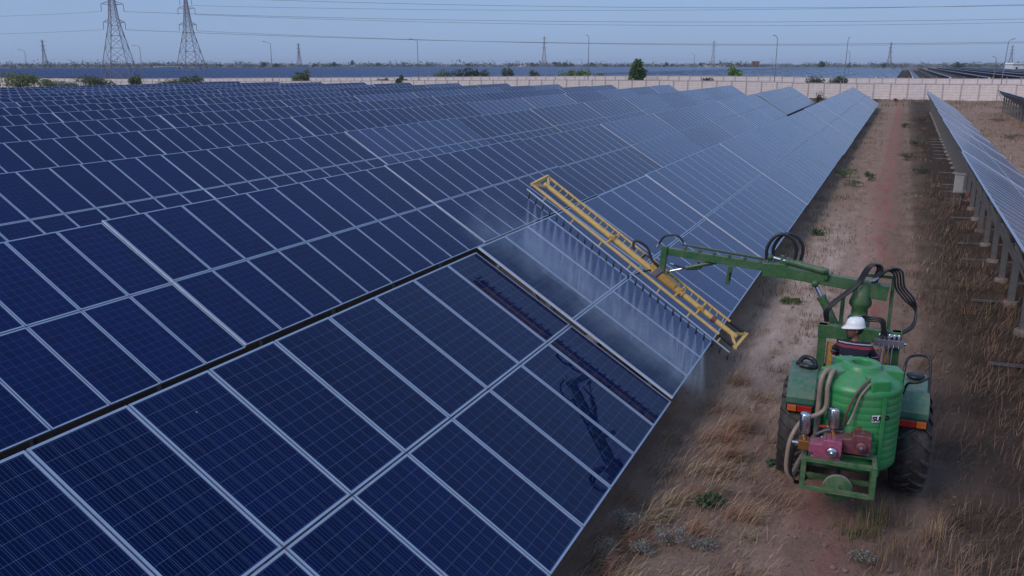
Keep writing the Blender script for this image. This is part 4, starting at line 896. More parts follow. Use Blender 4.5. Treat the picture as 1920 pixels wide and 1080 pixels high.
blob('moustache', hp(0.098, 0, -0.066), (0.014, 0.034, 0.010), 'hair'); blob('beard', hp(0.055, 0, -0.108), (0.048, 0.054, 0.036), 'hair'); blob('mouth', hp(0.103, 0, -0.080), (0.008, 0.022, 0.006), 'maroon')
blob('hair', hp(-0.028, 0, 0.0), (0.088, 0.088, 0.085), 'hair', 16)
# hard hat
t = MB(); n = 32; vs = []; pf_ = [(0.128, 0.030), (0.126, 0.040), (0.118, 0.052), (0.114, 0.085), (0.100, 0.130), (0.070, 0.160), (0.035, 0.172), (0.0, 0.174)]
for r, h in pf_:
    for k in range(n):
        a = 2*math.pi*k/n; peak = max(0, math.cos(a))**3*(0.045 if h < 0.045 else 0); ridge = 0.010 if (abs(math.sin(a)) < 0.28 and 0.05 < h < 0.17) else 0
        vs.append(hp(math.cos(a)*(r*1.08+peak), math.sin(a)*r*0.98, h + ridge - 0.02*peak/0.045*(1 if h < 0.045 else 0)))
fs = [(i*n+k, i*n+(k+1) % n, (i+1)*n+(k+1) % n, (i+1)*n+k) for i in range(len(pf_)-1) for k in range(n)] + [tuple(range(n))]
t.add(vs, fs, 'white_paint', True); hh = t.build('hard_hat', person)

# ------------------------------------------------------------------ boundary walls (precast posts and slabs)
def precast_wall(name, label, y0, x0, x1, h, bay=2.6, slope_fn=None, step=False, mat='wall_concrete'):
    n = int((x1-x0)/bay); root = empty(name, (x0, y0, 0)); tag(root, label, 'wall')
    sl = MB(); k = 6
    for i in range(k): sl.box((bay/2, 0, h*(i+0.5)/k), (bay-0.10, 0.05 if i % 2 else 0.058, h/k-0.035), mat)
    sl.box((bay/2, 0, h+0.03), (bay-0.02, 0.16, 0.09), 'wall_post')
    sl.box((bay/2, 0.004, h/2), (bay-0.11, 0.03, h-0.05), 'wall_post'); SL = sl.mesh('slab_bay')
    po = MB(); po.box((0, 0, (h+0.10)/2-0.3), (0.17, 0.20, h+0.10+0.6), 'wall_post'); po.beam((0, 0.0, h+0.05), (0, 0.25, h+0.45), 0.05, 0.05, 'wall_post'); PO = po.mesh('post')
    for i in range(n):
        z = gz(x0+i*bay, y0)
        if step: z = round(z/0.3)*0.3
        q = link('slab_bay', SL, root, (i*bay, 0, z + random.uniform(-0.03, 0.03)), (random.gauss(0, 0.006), 0, 0)); link('post', PO, root, (i*bay, 0, z), (0, random.gauss(0, 0.012), 0))
    return root
precast_wall('boundary_wall', 'pale precast concrete boundary wall just beyond the ends of the panel rows', 158, -262, 62, 2.5)
precast_wall('boundary_wall', 'second pale precast wall on the far side of the perimeter road', 205, -345, 85, 2.75, mat='wall_far')

# ------------------------------------------------------------------ street lamps
def lamp_post(u, dist, h, label, arm=-1, lean=0.0, r=0.075):
    x, y = spot(u, dist); root = empty('street_lamp', (x, y, gz(x, y)), YAW); root.rotation_euler = (0, lean, YAW); tag(root, label, 'street lamp', 'street lamps along the perimeter road')
    t = MB(); t.tube([(0, 0, -0.3), (0, 0, h*0.5), (0, 0, h)], [r*1.3, r, r*0.75], 'lamp_pole', 8); t.box((0, 0, 0.15), (0.35, 0.35, 0.3), 'concrete'); t.build('pole', root)
    t = MB(); t.tube([(0, 0, h-0.05), (arm*0.5, 0, h+0.28), (arm*1.15, 0, h+0.42)], r*0.6, 'lamp_pole', 6); t.build('arm', root)
    t = MB(); t.beam((arm*1.05, 0, h+0.40), (arm*1.75, 0, h+0.50), 0.24, 0.11, 'lamp_pole'); t.build('lamp_head', root)
lamp_post(55, 243, 10.6, 'tall street lamp at the far left, left of the slim lattice mast')
lamp_post(270, 214, 10.6, 'tall street lamp between the two big pylons')
lamp_post(513, 198, 10.6, 'tall street lamp right of the two big pylons')
lamp_post(785, 190, 10.6, 'tall street lamp third from left among those right of the pylons', -1)
lamp_post(1102, 178, 10.6, 'tall street lamp above the middle of the wall near the middle pylon', -0.35)
lamp_post(1450, 167, 10.3, 'tall street lamp behind the end of the sprayed panel row', -0.5)
lamp_post(1579, 164, 10.0, 'tall street lamp standing where the far panel rows start showing their backs', 0.12, 0.012)
lamp_post(1873, 158, 9.6, 'tall leaning street lamp at the right edge of the picture', 0.6, 0.035)
for u, d, h, lb in ((493, 470, 8.3, 'small distant street lamp just left of a tall one'), (770, 440, 8.3, 'small distant street lamp left of the middle of the sky'), (1090, 430, 8.3, 'small distant street lamp beside the tall one at the middle'), (1300, 380, 9.6, 'small distant street lamp between the middle bush and the right pylon'), (1447, 420, 7.6, 'small distant street lamp overlapping the tall one behind the sprayed row'), (1589, 330, 9.8, 'small distant street lamp right of the tall one at the row ends'), (1861, 240, 7.2, 'shorter street lamp left of the leaning one at the right edge')):
    lamp_post(u, d, h, lb, -0.6, r=0.10)

# ------------------------------------------------------------------ pylons and wires
def lattice_tower(u, dist, H, base, arms, label, rz, thick=0.16, panels=7, z0=0.0):
    x, y = spot(u, dist); root = empty('pylon', (x, y, z0), rz); tag(root, label, 'pylon', 'lattice pylons on the horizon')
    def wid(z):
        zc = H*0.60; top = base*0.26
        return base + (top-base)*z/zc if z < zc else top + (0.5-top)*max(0, (z-zc)/(H-zc))*0.95
    zs = [0.0]; hh = H*0.19
    while zs[-1] < H*0.97: zs.append(min(H, zs[-1]+hh)); hh = max(H*0.045, hh*0.80)
    legs = MB(); br = MB()
    for i in range(len(zs)-1):
        a, b2 = wid(zs[i])/2, wid(zs[i+1])/2; z1, z2 = zs[i], zs[i+1]; C = [(-1, -1), (1, -1), (1, 1), (-1, 1)]
        for k in range(4):
            p, q = C[k], C[(k+1) % 4]; zz0 = -1.5 if i == 0 else z1
            legs.beam((p[0]*a, p[1]*a, z1), (p[0]*b2, p[1]*b2, z2), thick, thick, 'pylon_steel')
            br.beam((p[0]*a, p[1]*a, z1), (q[0]*b2, q[1]*b2, z2), thick*0.55, thick*0.55, 'pylon_steel'); br.beam((q[0]*a, q[1]*a, z1), (p[0]*b2, p[1]*b2, z2), thick*0.55, thick*0.55, 'pylon_steel')
            br.beam((p[0]*b2, p[1]*b2, z2), (q[0]*b2, q[1]*b2, z2), thick*0.5, thick*0.5, 'pylon_steel')
    legs.build('legs', root); br.build('lattice_bracing', root)
    tips = []
    for z, L_ in arms:
        b2 = wid(z)/2; t = MB()
        for sx in (-1, 1):
            for sy in (-1, 1):
                t.beam((sx*b2, sy*b2, z), (sx*L_, 0, z+0.25), thick*0.6, thick*0.6, 'pylon_steel'); t.beam((sx*b2, sy*b2, z+H*0.035), (sx*L_, 0, z+0.25), thick*0.5, thick*0.5, 'pylon_steel')
            for f_ in (0.35, 0.65):
                xa = sx*(b2+(L_-b2)*f_); t.beam((xa, -b2*(1-f_), z+0.1), (xa, b2*(1-f_), z+H*0.035*(1-f_)+0.1), thick*0.4, thick*0.4, 'pylon_steel')
        t.build('cross_arm', root)
        if dist < 600:
            for sx in (-1, 1):
                t = MB(); t.tube([(sx*L_, 0, z+0.2), (sx*L_, 0, z-2.4)], 0.10, 'pylon_steel', 6)
                for q in range(8): t.lathe([(0.0, -0.05), (0.19, -0.02), (0, 0.03)], 'pylon_steel', 8, (sx*L_, 0, z-0.2-0.26*q))
                t.build('insulator', root); tips.append(Matrix.Translation((x, y, z0)) @ Matrix.Rotation(rz, 4, 'Z') @ Vector((sx*L_, 0, z-2.4)))
    return tips
tipsA = lattice_tower(226, 330, 37, 11.2, [(21.6, 3.9), (28.0, 4.0), (34.0, 3.6)], 'big steel pylon, the left one of the two tall ones', YAW+0.10, 0.21, z0=-1.2)
tipsB = lattice_tower(361, 392, 36, 11.6, [(23.4, 3.9), (30.2, 3.8), (34.0, 2.6)], 'big steel pylon, the right one of the two tall ones', YAW-0.05, 0.23, z0=-1.2)
for u, d, H, lb in ((86, 1000, 33, 'slim distant pylon at the far left'), (562, 1080, 31, 'distant pylon between the left pair and the middle of the sky'), (1020, 1040, 38, 'distant pylon near the middle of the horizon'), (1336, 1120, 35, 'distant pylon right of the middle bush'), (1666, 1120, 33, 'distant pylon above the track between the rows'), (1893, 1200, 31, 'distant pylon beside the leaning lamp at the right edge')):
    lattice_tower(u, d, H, 6.5, [(H*0.62, 3.4), (H*0.76, 3.4), (H*0.9, 2.8)], lb, YAW+random.uniform(-0.3, 0.3), 0.34)
def wire(p, q, sag, label, r=0.055):
    p, q = Vector(p), Vector(q); pts = []
    for i in range(49):
        t_ = i/48; v = p.lerp(q, t_); v.z -= sag*4*t_*(1-t_); pts.append(v)
    c = p.copy(); t = MB(); t.tube([v-c for v in pts], r, 'steel_dark', 4, False); o = t.build('power_line'); o.location = c; tag(o, label, 'power line', 'overhead power lines')
def far_pt(u, v, dist):
    d_ = dist*cp_+0; x, y = spot(u, dist); 
    return Vector((x, y, CAM_H + (120-v)*dist/1710))
WL = [('lowest overhead wire, from the lower arm of the left big pylon', tipsA[1], (2850, 44, 330), 6.3), ('second lowest overhead wire, just above the lowest one', tipsB[1], (2900, 40, 392), 8.1),
      ('overhead wire from the middle arm of the left big pylon', tipsA[3], (2800, 6, 330), 5.2), ('overhead wire from the middle arm of the right big pylon', tipsB[3], (2900, 2, 392), 7.3),
      ('overhead wire along the top of the picture from the left big pylon', tipsA[5], (2800, -18, 330), 5.6), ('topmost overhead wire at the upper edge from the right big pylon', tipsB[5], (2900, -32, 392), 6.0)]
for lb, p, (u, v, d), sg in WL: wire(p, far_pt(u, v, d), sg, lb)
for lb, p, (u, v, d), sg in (('faint overhead wire leaving the left big pylon towards the left edge', tipsA[0], (-700, 40, 300), 3.0), ('faint upper overhead wire leaving the left big pylon towards the left edge', tipsA[2], (-700, 12, 300), 3.0)): wire(p, far_pt(u, v, d), sg, lb, 0.035)

# ------------------------------------------------------------------ the neighbouring plant beyond the road
def far_row(x, y0, y1, name, mats='cells_used'):
    """one long row of panels: tilted slab with module grid, back side, legs and concrete end"""
    v, f, uv = [], [], []; seg = 10.3; yy = y0; mb = MB()
    fl, ff, fu = [], [], []
    while yy < y1:
        o = len(fl); a = 4.0; zz = random.uniform(-0.08, 0.08)
        for s_, (dx, z) in enumerate(((0, ZLOW), (-a*ct, ZLOW+a*st_))):
            for y in (yy, yy+10.1): fl.append((x+dx, y, z+zz)); fu.append((y-yy, s_*4.0))
        ff.append((o, o+1, o+3, o+2)); 
        mb.box((x-2*ct, yy+5.05, ZLOW+2*st_+zz-0.06), (4.0, 10.1, 0.05), 'roof_dark', Matrix.Rotation(TILT, 3, 'Y'))
        for k in range(4): mb.box((x-2.5, yy+1.2+2.5*k, 0.8), (0.12, 0.1, 2.0), 'galvanised')
        yy += seg
    me = bpy.data.meshes.new('panel_strip'); me.from_pydata(fl, [], ff); me.materials.append(MATS[mats])
    l = me.uv_layers.new(name='UVMap')
    for lp in me.loops: l.data[lp.index].uv = fu[lp.vertex_index]
    return me, mb
mass_v, mass_f, mass_uv = [], [], []; massb = MB()
k = 0
for i in range(-72, 26):
    x = -2.79 + 7.9*i
    y0 = 226 + random.uniform(-2, 2) + (18 if i < -30 else 0); y1 = 900 if i < 8 else 820
    if -11 <= i <= 16:
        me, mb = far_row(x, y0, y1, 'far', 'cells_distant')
        root = empty('distant_solar_row', (0, 0, 0))
        side = ('dark-backed' if i >= 1 else 'pale blue'); k += 1
        tag(root, f'{side} long solar row beyond the far wall, ' + ORD[i+12 if i < 1 else i] + (' of the blue ones from left' if i < 1 else ' right of the track'), 'solar row', 'solar rows of the neighbouring plant')
        p = link('panel_strip', me, root); mb.build('support_frame', root)
        t = MB(); t.box((x-1.7, y0-1.5, 0.25), (0.9, 1.6, 0.5), 'wall_concrete'); t.beam((x+0.3, y0-0.02, ZLOW-0.1), (x-3.6, y0-0.02, ZLOW+2.05), 0.35, 0.30, 'white_paint'); t.beam((x-3.43, y0, ZLOW+2.16), (x-3.43, y1, ZLOW+2.16), 0.14, 0.16, 'aluminium'); t.build('end_beam', root)
    else:
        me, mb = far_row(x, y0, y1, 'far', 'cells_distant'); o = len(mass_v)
        # slope of the land to the left
        mass_v += [tuple(v.co) for v in me.vertices]; mass_f += [tuple(q+o for q in p.vertices) for p in me.polygons]
        lay = me.uv_layers['UVMap'].data; mass_uv += [tuple(d.uv) for d in lay]; bpy.data.meshes.remove(me)
me = bpy.data.meshes.new('distant_panels'); me.from_pydata(mass_v, [], mass_f); me.materials.append(MATS['cells_distant']); l = me.uv_layers.new(name='UVMap')
for i, u_ in enumerate(mass_uv): l.data[i].uv = u_
o = link('distant_panels', me); tag(o, 'wide blue field of distant solar panels beyond the boundary walls', 'solar panels', kind='stuff')

# small buildings
def building(u, dist, w, h, d, label, roof='roof_dark', wall='plaster', bays=0, rot=0.0):
    x, y = spot(u, dist); root = empty('building', (x, y, 0), YAW+rot); tag(root, label, 'building')
    t = MB()
    if bays:
        t.box((0, d/2-0.2, h/2), (w, 0.4, h), wall)
        for k in range(bays+1): t.box((-w/2+w*k/bays, -d/2, h/2), (0.8, 0.5, h), wall)
        t.box((0, -d/2-0.01, h-0.35), (w, 0.48, 0.7), wall)
    else: t.box((0, 0, h/2), (w, d, h), wall)
    t.build('wall', root)
    t = MB(); t.prism([(-w/2-0.5, h+0.05), (w/2+0.5, h+0.05), (w/2-0.5, h+0.9), (-w/2+0.5, h+0.9)], -d/2-0.6, d/2+0.6, roof); t.build('roof', root)
    nw = max(2, int(w/5))
    if not bays:
        for k in range(nw):
            t = MB(); t.box((-w/2+w*(k+0.5)/nw, -d/2-0.03, h*0.52), (1.4, 0.08, h*0.36), 'window_dark'); t.build('window', root)
building(318, 880, 27, 3.9, 8, 'long low white building with open bays beyond the blue panels', bays=7)
building(362, 890, 5, 3.4, 5, 'little white hut right of the long low building')
building(592, 1500, 18, 5, 8, 'small pale shed among the trees right of the left pylons', 'plaster')
building(1416, 1350, 10, 9, 8, 'reddish two storey block on the horizon behind the sprayed row', 'rust_roof', 'rust_roof')
building(1345, 1500, 60, 5, 14, 'long bluish roofed shed on the horizon right of centre', 'steel_dark')
building(975, 1700, 34, 5, 10, 'pale low building on the horizon near the middle pylon', 'rust_roof')
building(1913, 560, 16, 5.5, 9, 'white box building at the right edge of the horizon', 'plaster')

# ------------------------------------------------------------------ vegetation
def leaf_mesh(name, centers, normals_r, size, cols, mat='leaf', stems=None):
    """many small leaf faces with their own colours"""
    n = len(centers); d = rng.normal(size=(n, 3)); d /= np.linalg.norm(d, axis=1)[:, None]
    e = np.cross(d, rng.normal(size=(n, 3))); e /= np.linalg.norm(e, axis=1)[:, None]
    s = size*(0.6+0.8*rng.random((n, 1)))
    v = np.stack([centers-d*s, centers+e*s*0.45, centers+d*s, centers-e*s*0.45], 1).reshape(-1, 3)
    f = np.arange(n*4).reshape(n, 4); return v, f, np.repeat(cols, 4, 0)
def build_veg(name, v, f, c, mat, parent=None):
    me = bpy.data.meshes.new(name); me.from_pydata(v.tolist(), [], f.tolist()); me.materials.append(MATS[mat])
    a = me.color_attributes.new('Col', 'FLOAT_COLOR', 'POINT'); cc = np.ones((len(v), 4), np.float32); cc[:, :3] = c; a.data.foreach_set('color', cc.ravel())
    o = bpy.data.objects.new(name, me); COL.objects.link(o); o.parent = parent; return o
def palette(n, base, var=0.35):
    b_ = np.array(base); k = 1 + var*(rng.random((n, 1))*2-1); h = 1 + 0.15*(rng.random((n, 3))*2-1); return np.clip(b_*k*h, 0.004, 1)
def crown_pts(n, w, h, z0, lobes=9):
    L_ = []; 
    for i in range(lobes):
        a = rng.random()*6.283; r = math.sqrt(rng.random())*w*0.36
        L_.append((r*math.cos(a), r*math.sin(a)*0.8, z0 + h*(0.25+0.5*rng.random()), w*(0.16+0.16*rng.random()), h*(0.16+0.18*rng.random())))
    out = []
    for i in range(n):
        x, y, z, rw, rh = L_[rng.integers(lobes)]; d = rng.normal(size=3); d /= np.linalg.norm(d); q = rng.random()**0.4
        out.append((x+d[0]*rw*q, y+d[1]*rw*q, max(0.02, z+d[2]*rh*q)))
    return np.array(out)
def bush(u, dist, w, h, label, base=(0.075, 0.085, 0.035), n=700, leaf=None, name='bush', xy=None, dense=True, group=None, z=None):
    x, y = xy if xy else spot(u, dist); root = empty(name, (x, y, gz(x, y) if z is None else z), YAW); tag(root, label, name.replace('_', ' '), group)
    p = crown_pts(n, w, h, 0.0 if dense else h*0.2, 10); v, f, c = leaf_mesh('f', p, None, leaf or 0.09*max(h, 0.5), palette(len(p), base)); build_veg('crown', v, f, c, 'leaf', root)
    t = MB()
    for k_ in range(6): a = k_*1.05; t.tube([(0.05*math.cos(a), 0.05*math.sin(a), -0.1), (w*0.12*math.cos(a), w*0.12*math.sin(a), h*0.35), (w*0.26*math.cos(a), w*0.22*math.sin(a), h*(0.62+0.1*math.sin(k_*3)))], [0.02*h+0.01, 0.012*h, 0.004*h], 'bark', 5)
    t.build('stem', root)
G = 'bushes along the boundary wall'
for u, d, w, h, lb, base in ((40, 200, 10, 4.3, 'large green bush before the wall at the far left', (0.085, 0.10, 0.04)), (88, 196, 6, 2.6, 'low bush right of the large one at far left', (0.07, 0.085, 0.04)), (130, 205, 5, 2.2, 'small low bush at left between two bigger ones', (0.07, 0.08, 0.045)),
      (180, 196, 8, 3.4, 'wide grey green bush before the wall under the left big pylon', (0.06, 0.075, 0.04)), (258, 192, 2.6, 3.2, 'narrow upright bush below the left lamp', (0.07, 0.09, 0.035)), (325, 190, 6, 2.7, 'low bush before the wall left of the right big pylon', (0.06, 0.072, 0.04)), (362, 196, 5.5, 3.6, 'bush before the wall right below the right big pylon', (0.062, 0.078, 0.04)),
      (405, 196, 3, 2.0, 'tiny bush right of the two big pylons', (0.06, 0.07, 0.04)), (480, 305, 3.5, 5.0, 'brown bush against the blue panels right of the pylons', (0.09, 0.065, 0.05)), (566, 232, 4.6, 4.6, 'round green bush between the two walls, left of centre', (0.075, 0.095, 0.04)), (604, 300, 6.0, 3.8, 'dark low bush against the blue panels, left of centre', (0.045, 0.055, 0.04)),
      (718, 190, 3.0, 3.1, 'grey green bush behind the row ends, left of a dark round one', (0.055, 0.075, 0.04)), (755, 184, 2.3, 3.2, 'dark round bush behind the row ends', (0.035, 0.055, 0.02)), (828, 240, 4.5, 4.2, 'light green bush at the left end of the wide dark thicket', (0.06, 0.085, 0.04)), (862, 240, 7.5, 5.2, 'wide dark thicket above the middle wall', (0.038, 0.05, 0.036)), (900, 238, 6.0, 4.4, 'dark bush at the right end of the wide thicket', (0.042, 0.05, 0.036)),
      (952, 240, 3.2, 4.2, 'small olive bush behind the wall right of the thicket', (0.06, 0.072, 0.042)), (1003, 238, 3.2, 4.0, 'second small olive bush behind the wall right of the thicket', (0.058, 0.068, 0.042)), (1064, 226, 5.0, 4.4, 'green bush in front of the far wall, left of a paired one', (0.075, 0.10, 0.035)), (1094, 222, 3.6, 4.0, 'green bush in front of the far wall beside the middle lamp', (0.085, 0.12, 0.04)), (1133, 224, 4.6, 3.2, 'thin grass like bush before the wall right of the middle lamp', (0.08, 0.10, 0.05)),
      (1194, 205, 4.0, 6.0, 'tall leafy green bush rising above the wall right of centre', (0.055, 0.085, 0.03)), (1324, 196, 2.6, 2.4, 'low dull bush behind the second row end', (0.05, 0.055, 0.035)), (1376, 204, 2.9, 4.6, 'bright green bush rising above the wall behind the rows', (0.075, 0.13, 0.03)), (1524, 184, 3.5, 2.9, 'spiky grey bush on the near wall behind the second row', (0.06, 0.065, 0.045)), (1570, 182, 3.6, 3.0, 'spiky bush on the near wall left of the sprayed row end', (0.06, 0.065, 0.045))):
    bush(u, d, w*1.1, h*1.15, lb, tuple(c_*2.0 for c_ in base), 1500, 0.065*h, group=G)
bush(1534, 125, 1.3, 2.3, 'brown dry shrub at the far end of the second row', (0.085, 0.06, 0.045), 300, 0.10)
bush(1625, 128, 1.2, 1.7, 'small dark shrub right behind the end of the sprayed row', (0.05, 0.05, 0.035), 260, 0.09)
bush(1678, 136, 0.9, 0.6, 'small tuft at the foot of the wall beyond the track', (0.05, 0.06, 0.035), 160, 0.07)
GP = 'low green plants beside the track'
for (x, y, w, h, lb, base) in ((-2.35, 47.5, 1.1, 0.55, 'green leafy weed at the sprayed row edge far ahead', (0.06, 0.11, 0.04)), (-1.75, 44.0, 0.9, 0.4, 'pale green weed ahead in the track grass', (0.09, 0.12, 0.06)), (-1.1, 47.0, 0.7, 0.45, 'green weed in the middle of the track far ahead', (0.06, 0.10, 0.04)), (0.65, 58, 1.4, 0.5, 'dark green weed patch right of the red track strip', (0.05, 0.07, 0.035)), (1.25, 51, 1.0, 0.4, 'second dark weed patch right of the red track strip', (0.05, 0.065, 0.035)), (1.3, 68, 1.2, 0.5, 'dark weed patch near the far end of the track', (0.05, 0.06, 0.03)), (0.45, 88, 1.0, 0.5, 'farthest dark weed patch on the track', (0.05, 0.06, 0.03)),
                              (-2.0, 21.3, 0.55, 0.12, 'flat green weed on bare soil below the crane arm', (0.055, 0.085, 0.03)), (-1.05, 13.0, 0.30, 0.12, 'little green weed left of the tractor wheel', (0.05, 0.085, 0.035)), (-1.15, 12.0, 0.26, 0.12, 'little blue green weed nearest the left tractor wheel', (0.045, 0.08, 0.045)), (-1.85, 10.4, 0.55, 0.16, 'green weed patch among straw before the panels', (0.05, 0.075, 0.03)), (1.9, 95, 1.6, 0.6, 'dark weed patch beside the right row near the wall', (0.05, 0.06, 0.03)), (9.0, 100, 2.5, 0.5, 'green weed patch between the two right rows', (0.055, 0.075, 0.035)), (8.2, 78, 2.0, 0.5, 'nearer green weed patch between the two right rows', (0.055, 0.075, 0.035)), (-2.15, 30.5, 0.5, 0.25, 'small weed at the panel edge beyond the crane hoses', (0.05, 0.08, 0.03))):
    bush(0, 0, w, h, lb, tuple(c_*1.35+0.01 for c_ in base), 260, 0.035+0.03*h, 'weed', (x, y), group=GP)
for (x, y, w, h, lb) in ((-2.02, 9.30, 0.42, 0.30, 'grey woolly shrub nearest the camera, right one'), (-2.62, 9.35, 0.42, 0.32, 'grey woolly shrub at the lower panel edge'), (-2.30, 8.95, 0.34, 0.22, 'grey woolly shrub between the two larger ones at the bottom'), (-2.72, 8.7, 0.4, 0.25, 'grey woolly shrub at the very bottom by the panel edge'), (-1.62, 9.35, 0.36, 0.16, 'flat grey shrub right of the woolly ones'), (0.12, 9.9, 0.35, 0.14, 'flat grey green shrub behind the tractor at the bottom')):
    bush(0, 0, w, h, lb, (0.24, 0.22, 0.19), 700, 0.015, 'shrub', (x, y), group='grey shrubs at the bottom')

# dry grass: uncountable
def blades(n, xy, length, lean_dir, lean, cols, width=0.006, zoff=0.0):
    """bent two-segment blades; lean_dir = preferred direction, lean 0..1"""
    x, y = xy[:, 0], xy[:, 1]; a = rng.random(n)*6.283; d = np.stack([np.cos(a), np.sin(a)], 1)*(1-lean_dir[2]) + np.array(lean_dir[:2])[None]*lean_dir[2]
    d /= np.linalg.norm(d, axis=1)[:, None]+1e-6; L_ = length*(0.5+rng.random(n)); le = np.clip(lean+0.35*rng.normal(size=n), 0.05, 1.25)
    z0 = np.array([gz(p, q) for p, q in zip(x, y)]) - 0.02 + zoff
    s = np.stack([-d[:, 1], d[:, 0]], 1)*(width*(0.6+0.8*rng.random(n)))[:, None]
    h1, r1 = L_*0.55*np.cos(le*0.6), L_*0.55*np.sin(le*0.6); h2, r2 = h1+L_*0.45*np.cos(le*1.12), r1+L_*0.45*np.sin(le*1.12)
    h2 = np.maximum(h2, 0.01)
    P0 = np.stack([x, y, z0], 1); P1 = np.stack([x+d[:, 0]*r1, y+d[:, 1]*r1, z0+h1], 1); P2 = np.stack([x+d[:, 0]*r2, y+d[:, 1]*r2, z0+h2], 1)
    S = np.concatenate([s, np.zeros((n, 1))], 1)
    v = np.stack([P0-S, P0+S, P1-S*0.8, P1+S*0.8, P2], 1).reshape(-1, 3); o = np.arange(n)[:, None]*5
    q = np.concatenate([o+0, o+1, o+3, o+2], 1); t3 = np.concatenate([o+2, o+3, o+4], 1)
    return v, q, t3, np.repeat(cols, 5, 0)
def grass_obj(name, label, parts):
    v, fs, c, off = [], [], [], 0
    for pv, q, t3, pc in parts:
        v.append(pv); fs += (q+off).tolist() + (t3+off).tolist(); c.append(pc); off += len(pv)
    v = np.concatenate(v); c = np.concatenate(c); me = bpy.data.meshes.new(name); me.from_pydata(v.tolist(), [], fs); me.materials.append(MATS['straw'])
    a = me.color_attributes.new('Col', 'FLOAT_COLOR', 'POINT'); cc = np.ones((len(v), 4), np.float32); cc[:, :3] = c; a.data.foreach_set('color', cc.ravel())
    o = link(name, me); tag(o, label, 'grass', kind='stuff'); return o
STRAW, BROWN, OLIVE, DARK, RUST = (0.40, 0.29, 0.185), (0.22, 0.14, 0.095), (0.15, 0.14, 0.065), (0.085, 0.058, 0.042), (0.34, 0.185, 0.115)
MUD = (0.14, 0.095, 0.07)
parts = []
def clump(x, y, n, spread, length, col, lean=0.5, ld=(0, 0, 0), width=0.006):
    xy = np.stack([x+rng.normal(size=n)*spread, y+rng.normal(size=n)*spread*0.8], 1); parts.append(blades(n, xy, length, ld, lean, palette(n, col, 0.4), width))
# combed straw heaps before the panels
for x, y, s in ((-1.85, 13.2, 1.0), (-2.05, 12.55, 0.9), (-1.80, 12.0, 1.0), (-2.0, 11.4, 1.0), (-1.9, 10.85, 0.8), (-2.15, 10.4, 0.8), (-1.35, 10.3, 0.9), (-2.35, 9.75, 0.9), (-1.15, 11.0, 0.6), (-2.5, 9.2, 0.9), (-2.3, 13.9, 0.7), (-1.6, 14.6, 0.7), (-2.3, 15.3, 0.8), (-1.9, 9.7, 0.8), (-2.8, 8.5, 1.0), (-2.4, 8.2, 0.9), (-2.75, 10.2, 0.6), (-2.7, 11.2, 0.6), (-2.75, 12.3, 0.6), (-2.65, 9.0, 0.7), (-1.0, 9.0, 0.5), (-1.5, 8.6, 0.6)):
    for q in range(3): clump(x+rng.normal()*0.10, y+rng.normal()*0.08, int(85*s), 0.12, 0.30*s, (STRAW, RUST, STRAW, BROWN)[rng.integers(4)], 1.2, (0.85, 0.15, 0.6), 0.0036)
for q in range(60):    # stray low tufts in that strip
    clump(-2.7+rng.random()*1.7, 8+rng.random()*16, 22, 0.08, 0.18, (STRAW, BROWN, OLIVE, BROWN)[rng.integers(4)], 0.7, (1, 0, 0.3), 0.004)
# tall dry tufts behind the tractor
for x, y, s, c in ((0.25, 10.9, 1.0, OLIVE), (0.15, 10.55, 1.0, OLIVE), (0.42, 11.0, 0.8, BROWN), (0.85, 10.6, 1.0, BROWN), (0.95, 10.9, 0.9, STRAW), (0.50, 10.2, 0.8, BROWN), (0.0, 10.4, 0.7, OLIVE), (0.7, 10.1, 0.7, BROWN), (1.2, 10.3, 0.8, BROWN), (0.3, 9.8, 0.7, BROWN), (1.3, 11.2, 0.7, DARK)):
    clump(x, y, 60, 0.11, 0.33*s, c, 0.45, (0, 0, 0), 0.0042)
# matted straw on the right side and under the right row
for q in range(520):
    x = 0.95 + rng.random()**0.8*2.6; y = 9.5 + rng.random()**1.7*34
    clump(x, y, 30, 0.24, 0.30, (DARK, DARK, BROWN, DARK, BROWN, MUD)[rng.integers(6)], 1.15, (0.8, 0.3, 0.55), 0.0040)
# loose litter lying flat on the soil
n = 9000; xy = np.stack([-2.7+rng.random(n)*5.2, 8.2+rng.random(n)**1.5*22], 1); cl = palette(n, BROWN, 0.6); parts.append(blades(n, xy, 0.11, (0, 0, 0), 1.25, cl, 0.0028, 0.02))
n = 5000; xy = np.stack([-2.95+rng.random(n)*2.2, 8.2+rng.random(n)**1.5*22], 1); cl = palette(n, STRAW, 0.5); parts.append(blades(n, xy, 0.16, (0.9, 0.1, 0.6), 1.25, cl, 0.0026, 0.02))
for q in range(420):   # farther, coarser
    y = 22 + rng.random()**1.5*95; x = (-2.75+rng.random()**1.4*1.5) if rng.random() < 0.5 else (0.8+rng.random()*2.0)
    clump(x, y, 16, 0.28, 0.20, (STRAW, BROWN, BROWN, OLIVE, DARK)[rng.integers(5)], 0.7, (0, 0, 0), 0.008)
for q in range(180):   # between the two right rows and towards the wall
    x = 5+rng.random()*9; y = 55+rng.random()*95; clump(x, y, 18, 0.5, 0.28, (STRAW, BROWN, OLIVE, BROWN)[rng.integers(4)], 0.7, (0, 0, 0), 0.016)
for q in range(200):
    x = -16+rng.random()*30; y = 128+rng.random()*29; clump(x, y, 16, 0.6, 0.35, (STRAW, BROWN, OLIVE, DARK)[rng.integers(4)], 0.6, (0, 0, 0), 0.02)
grass_obj('dry_grass', 'dry straw coloured grass scattered over the track and its edges', parts)

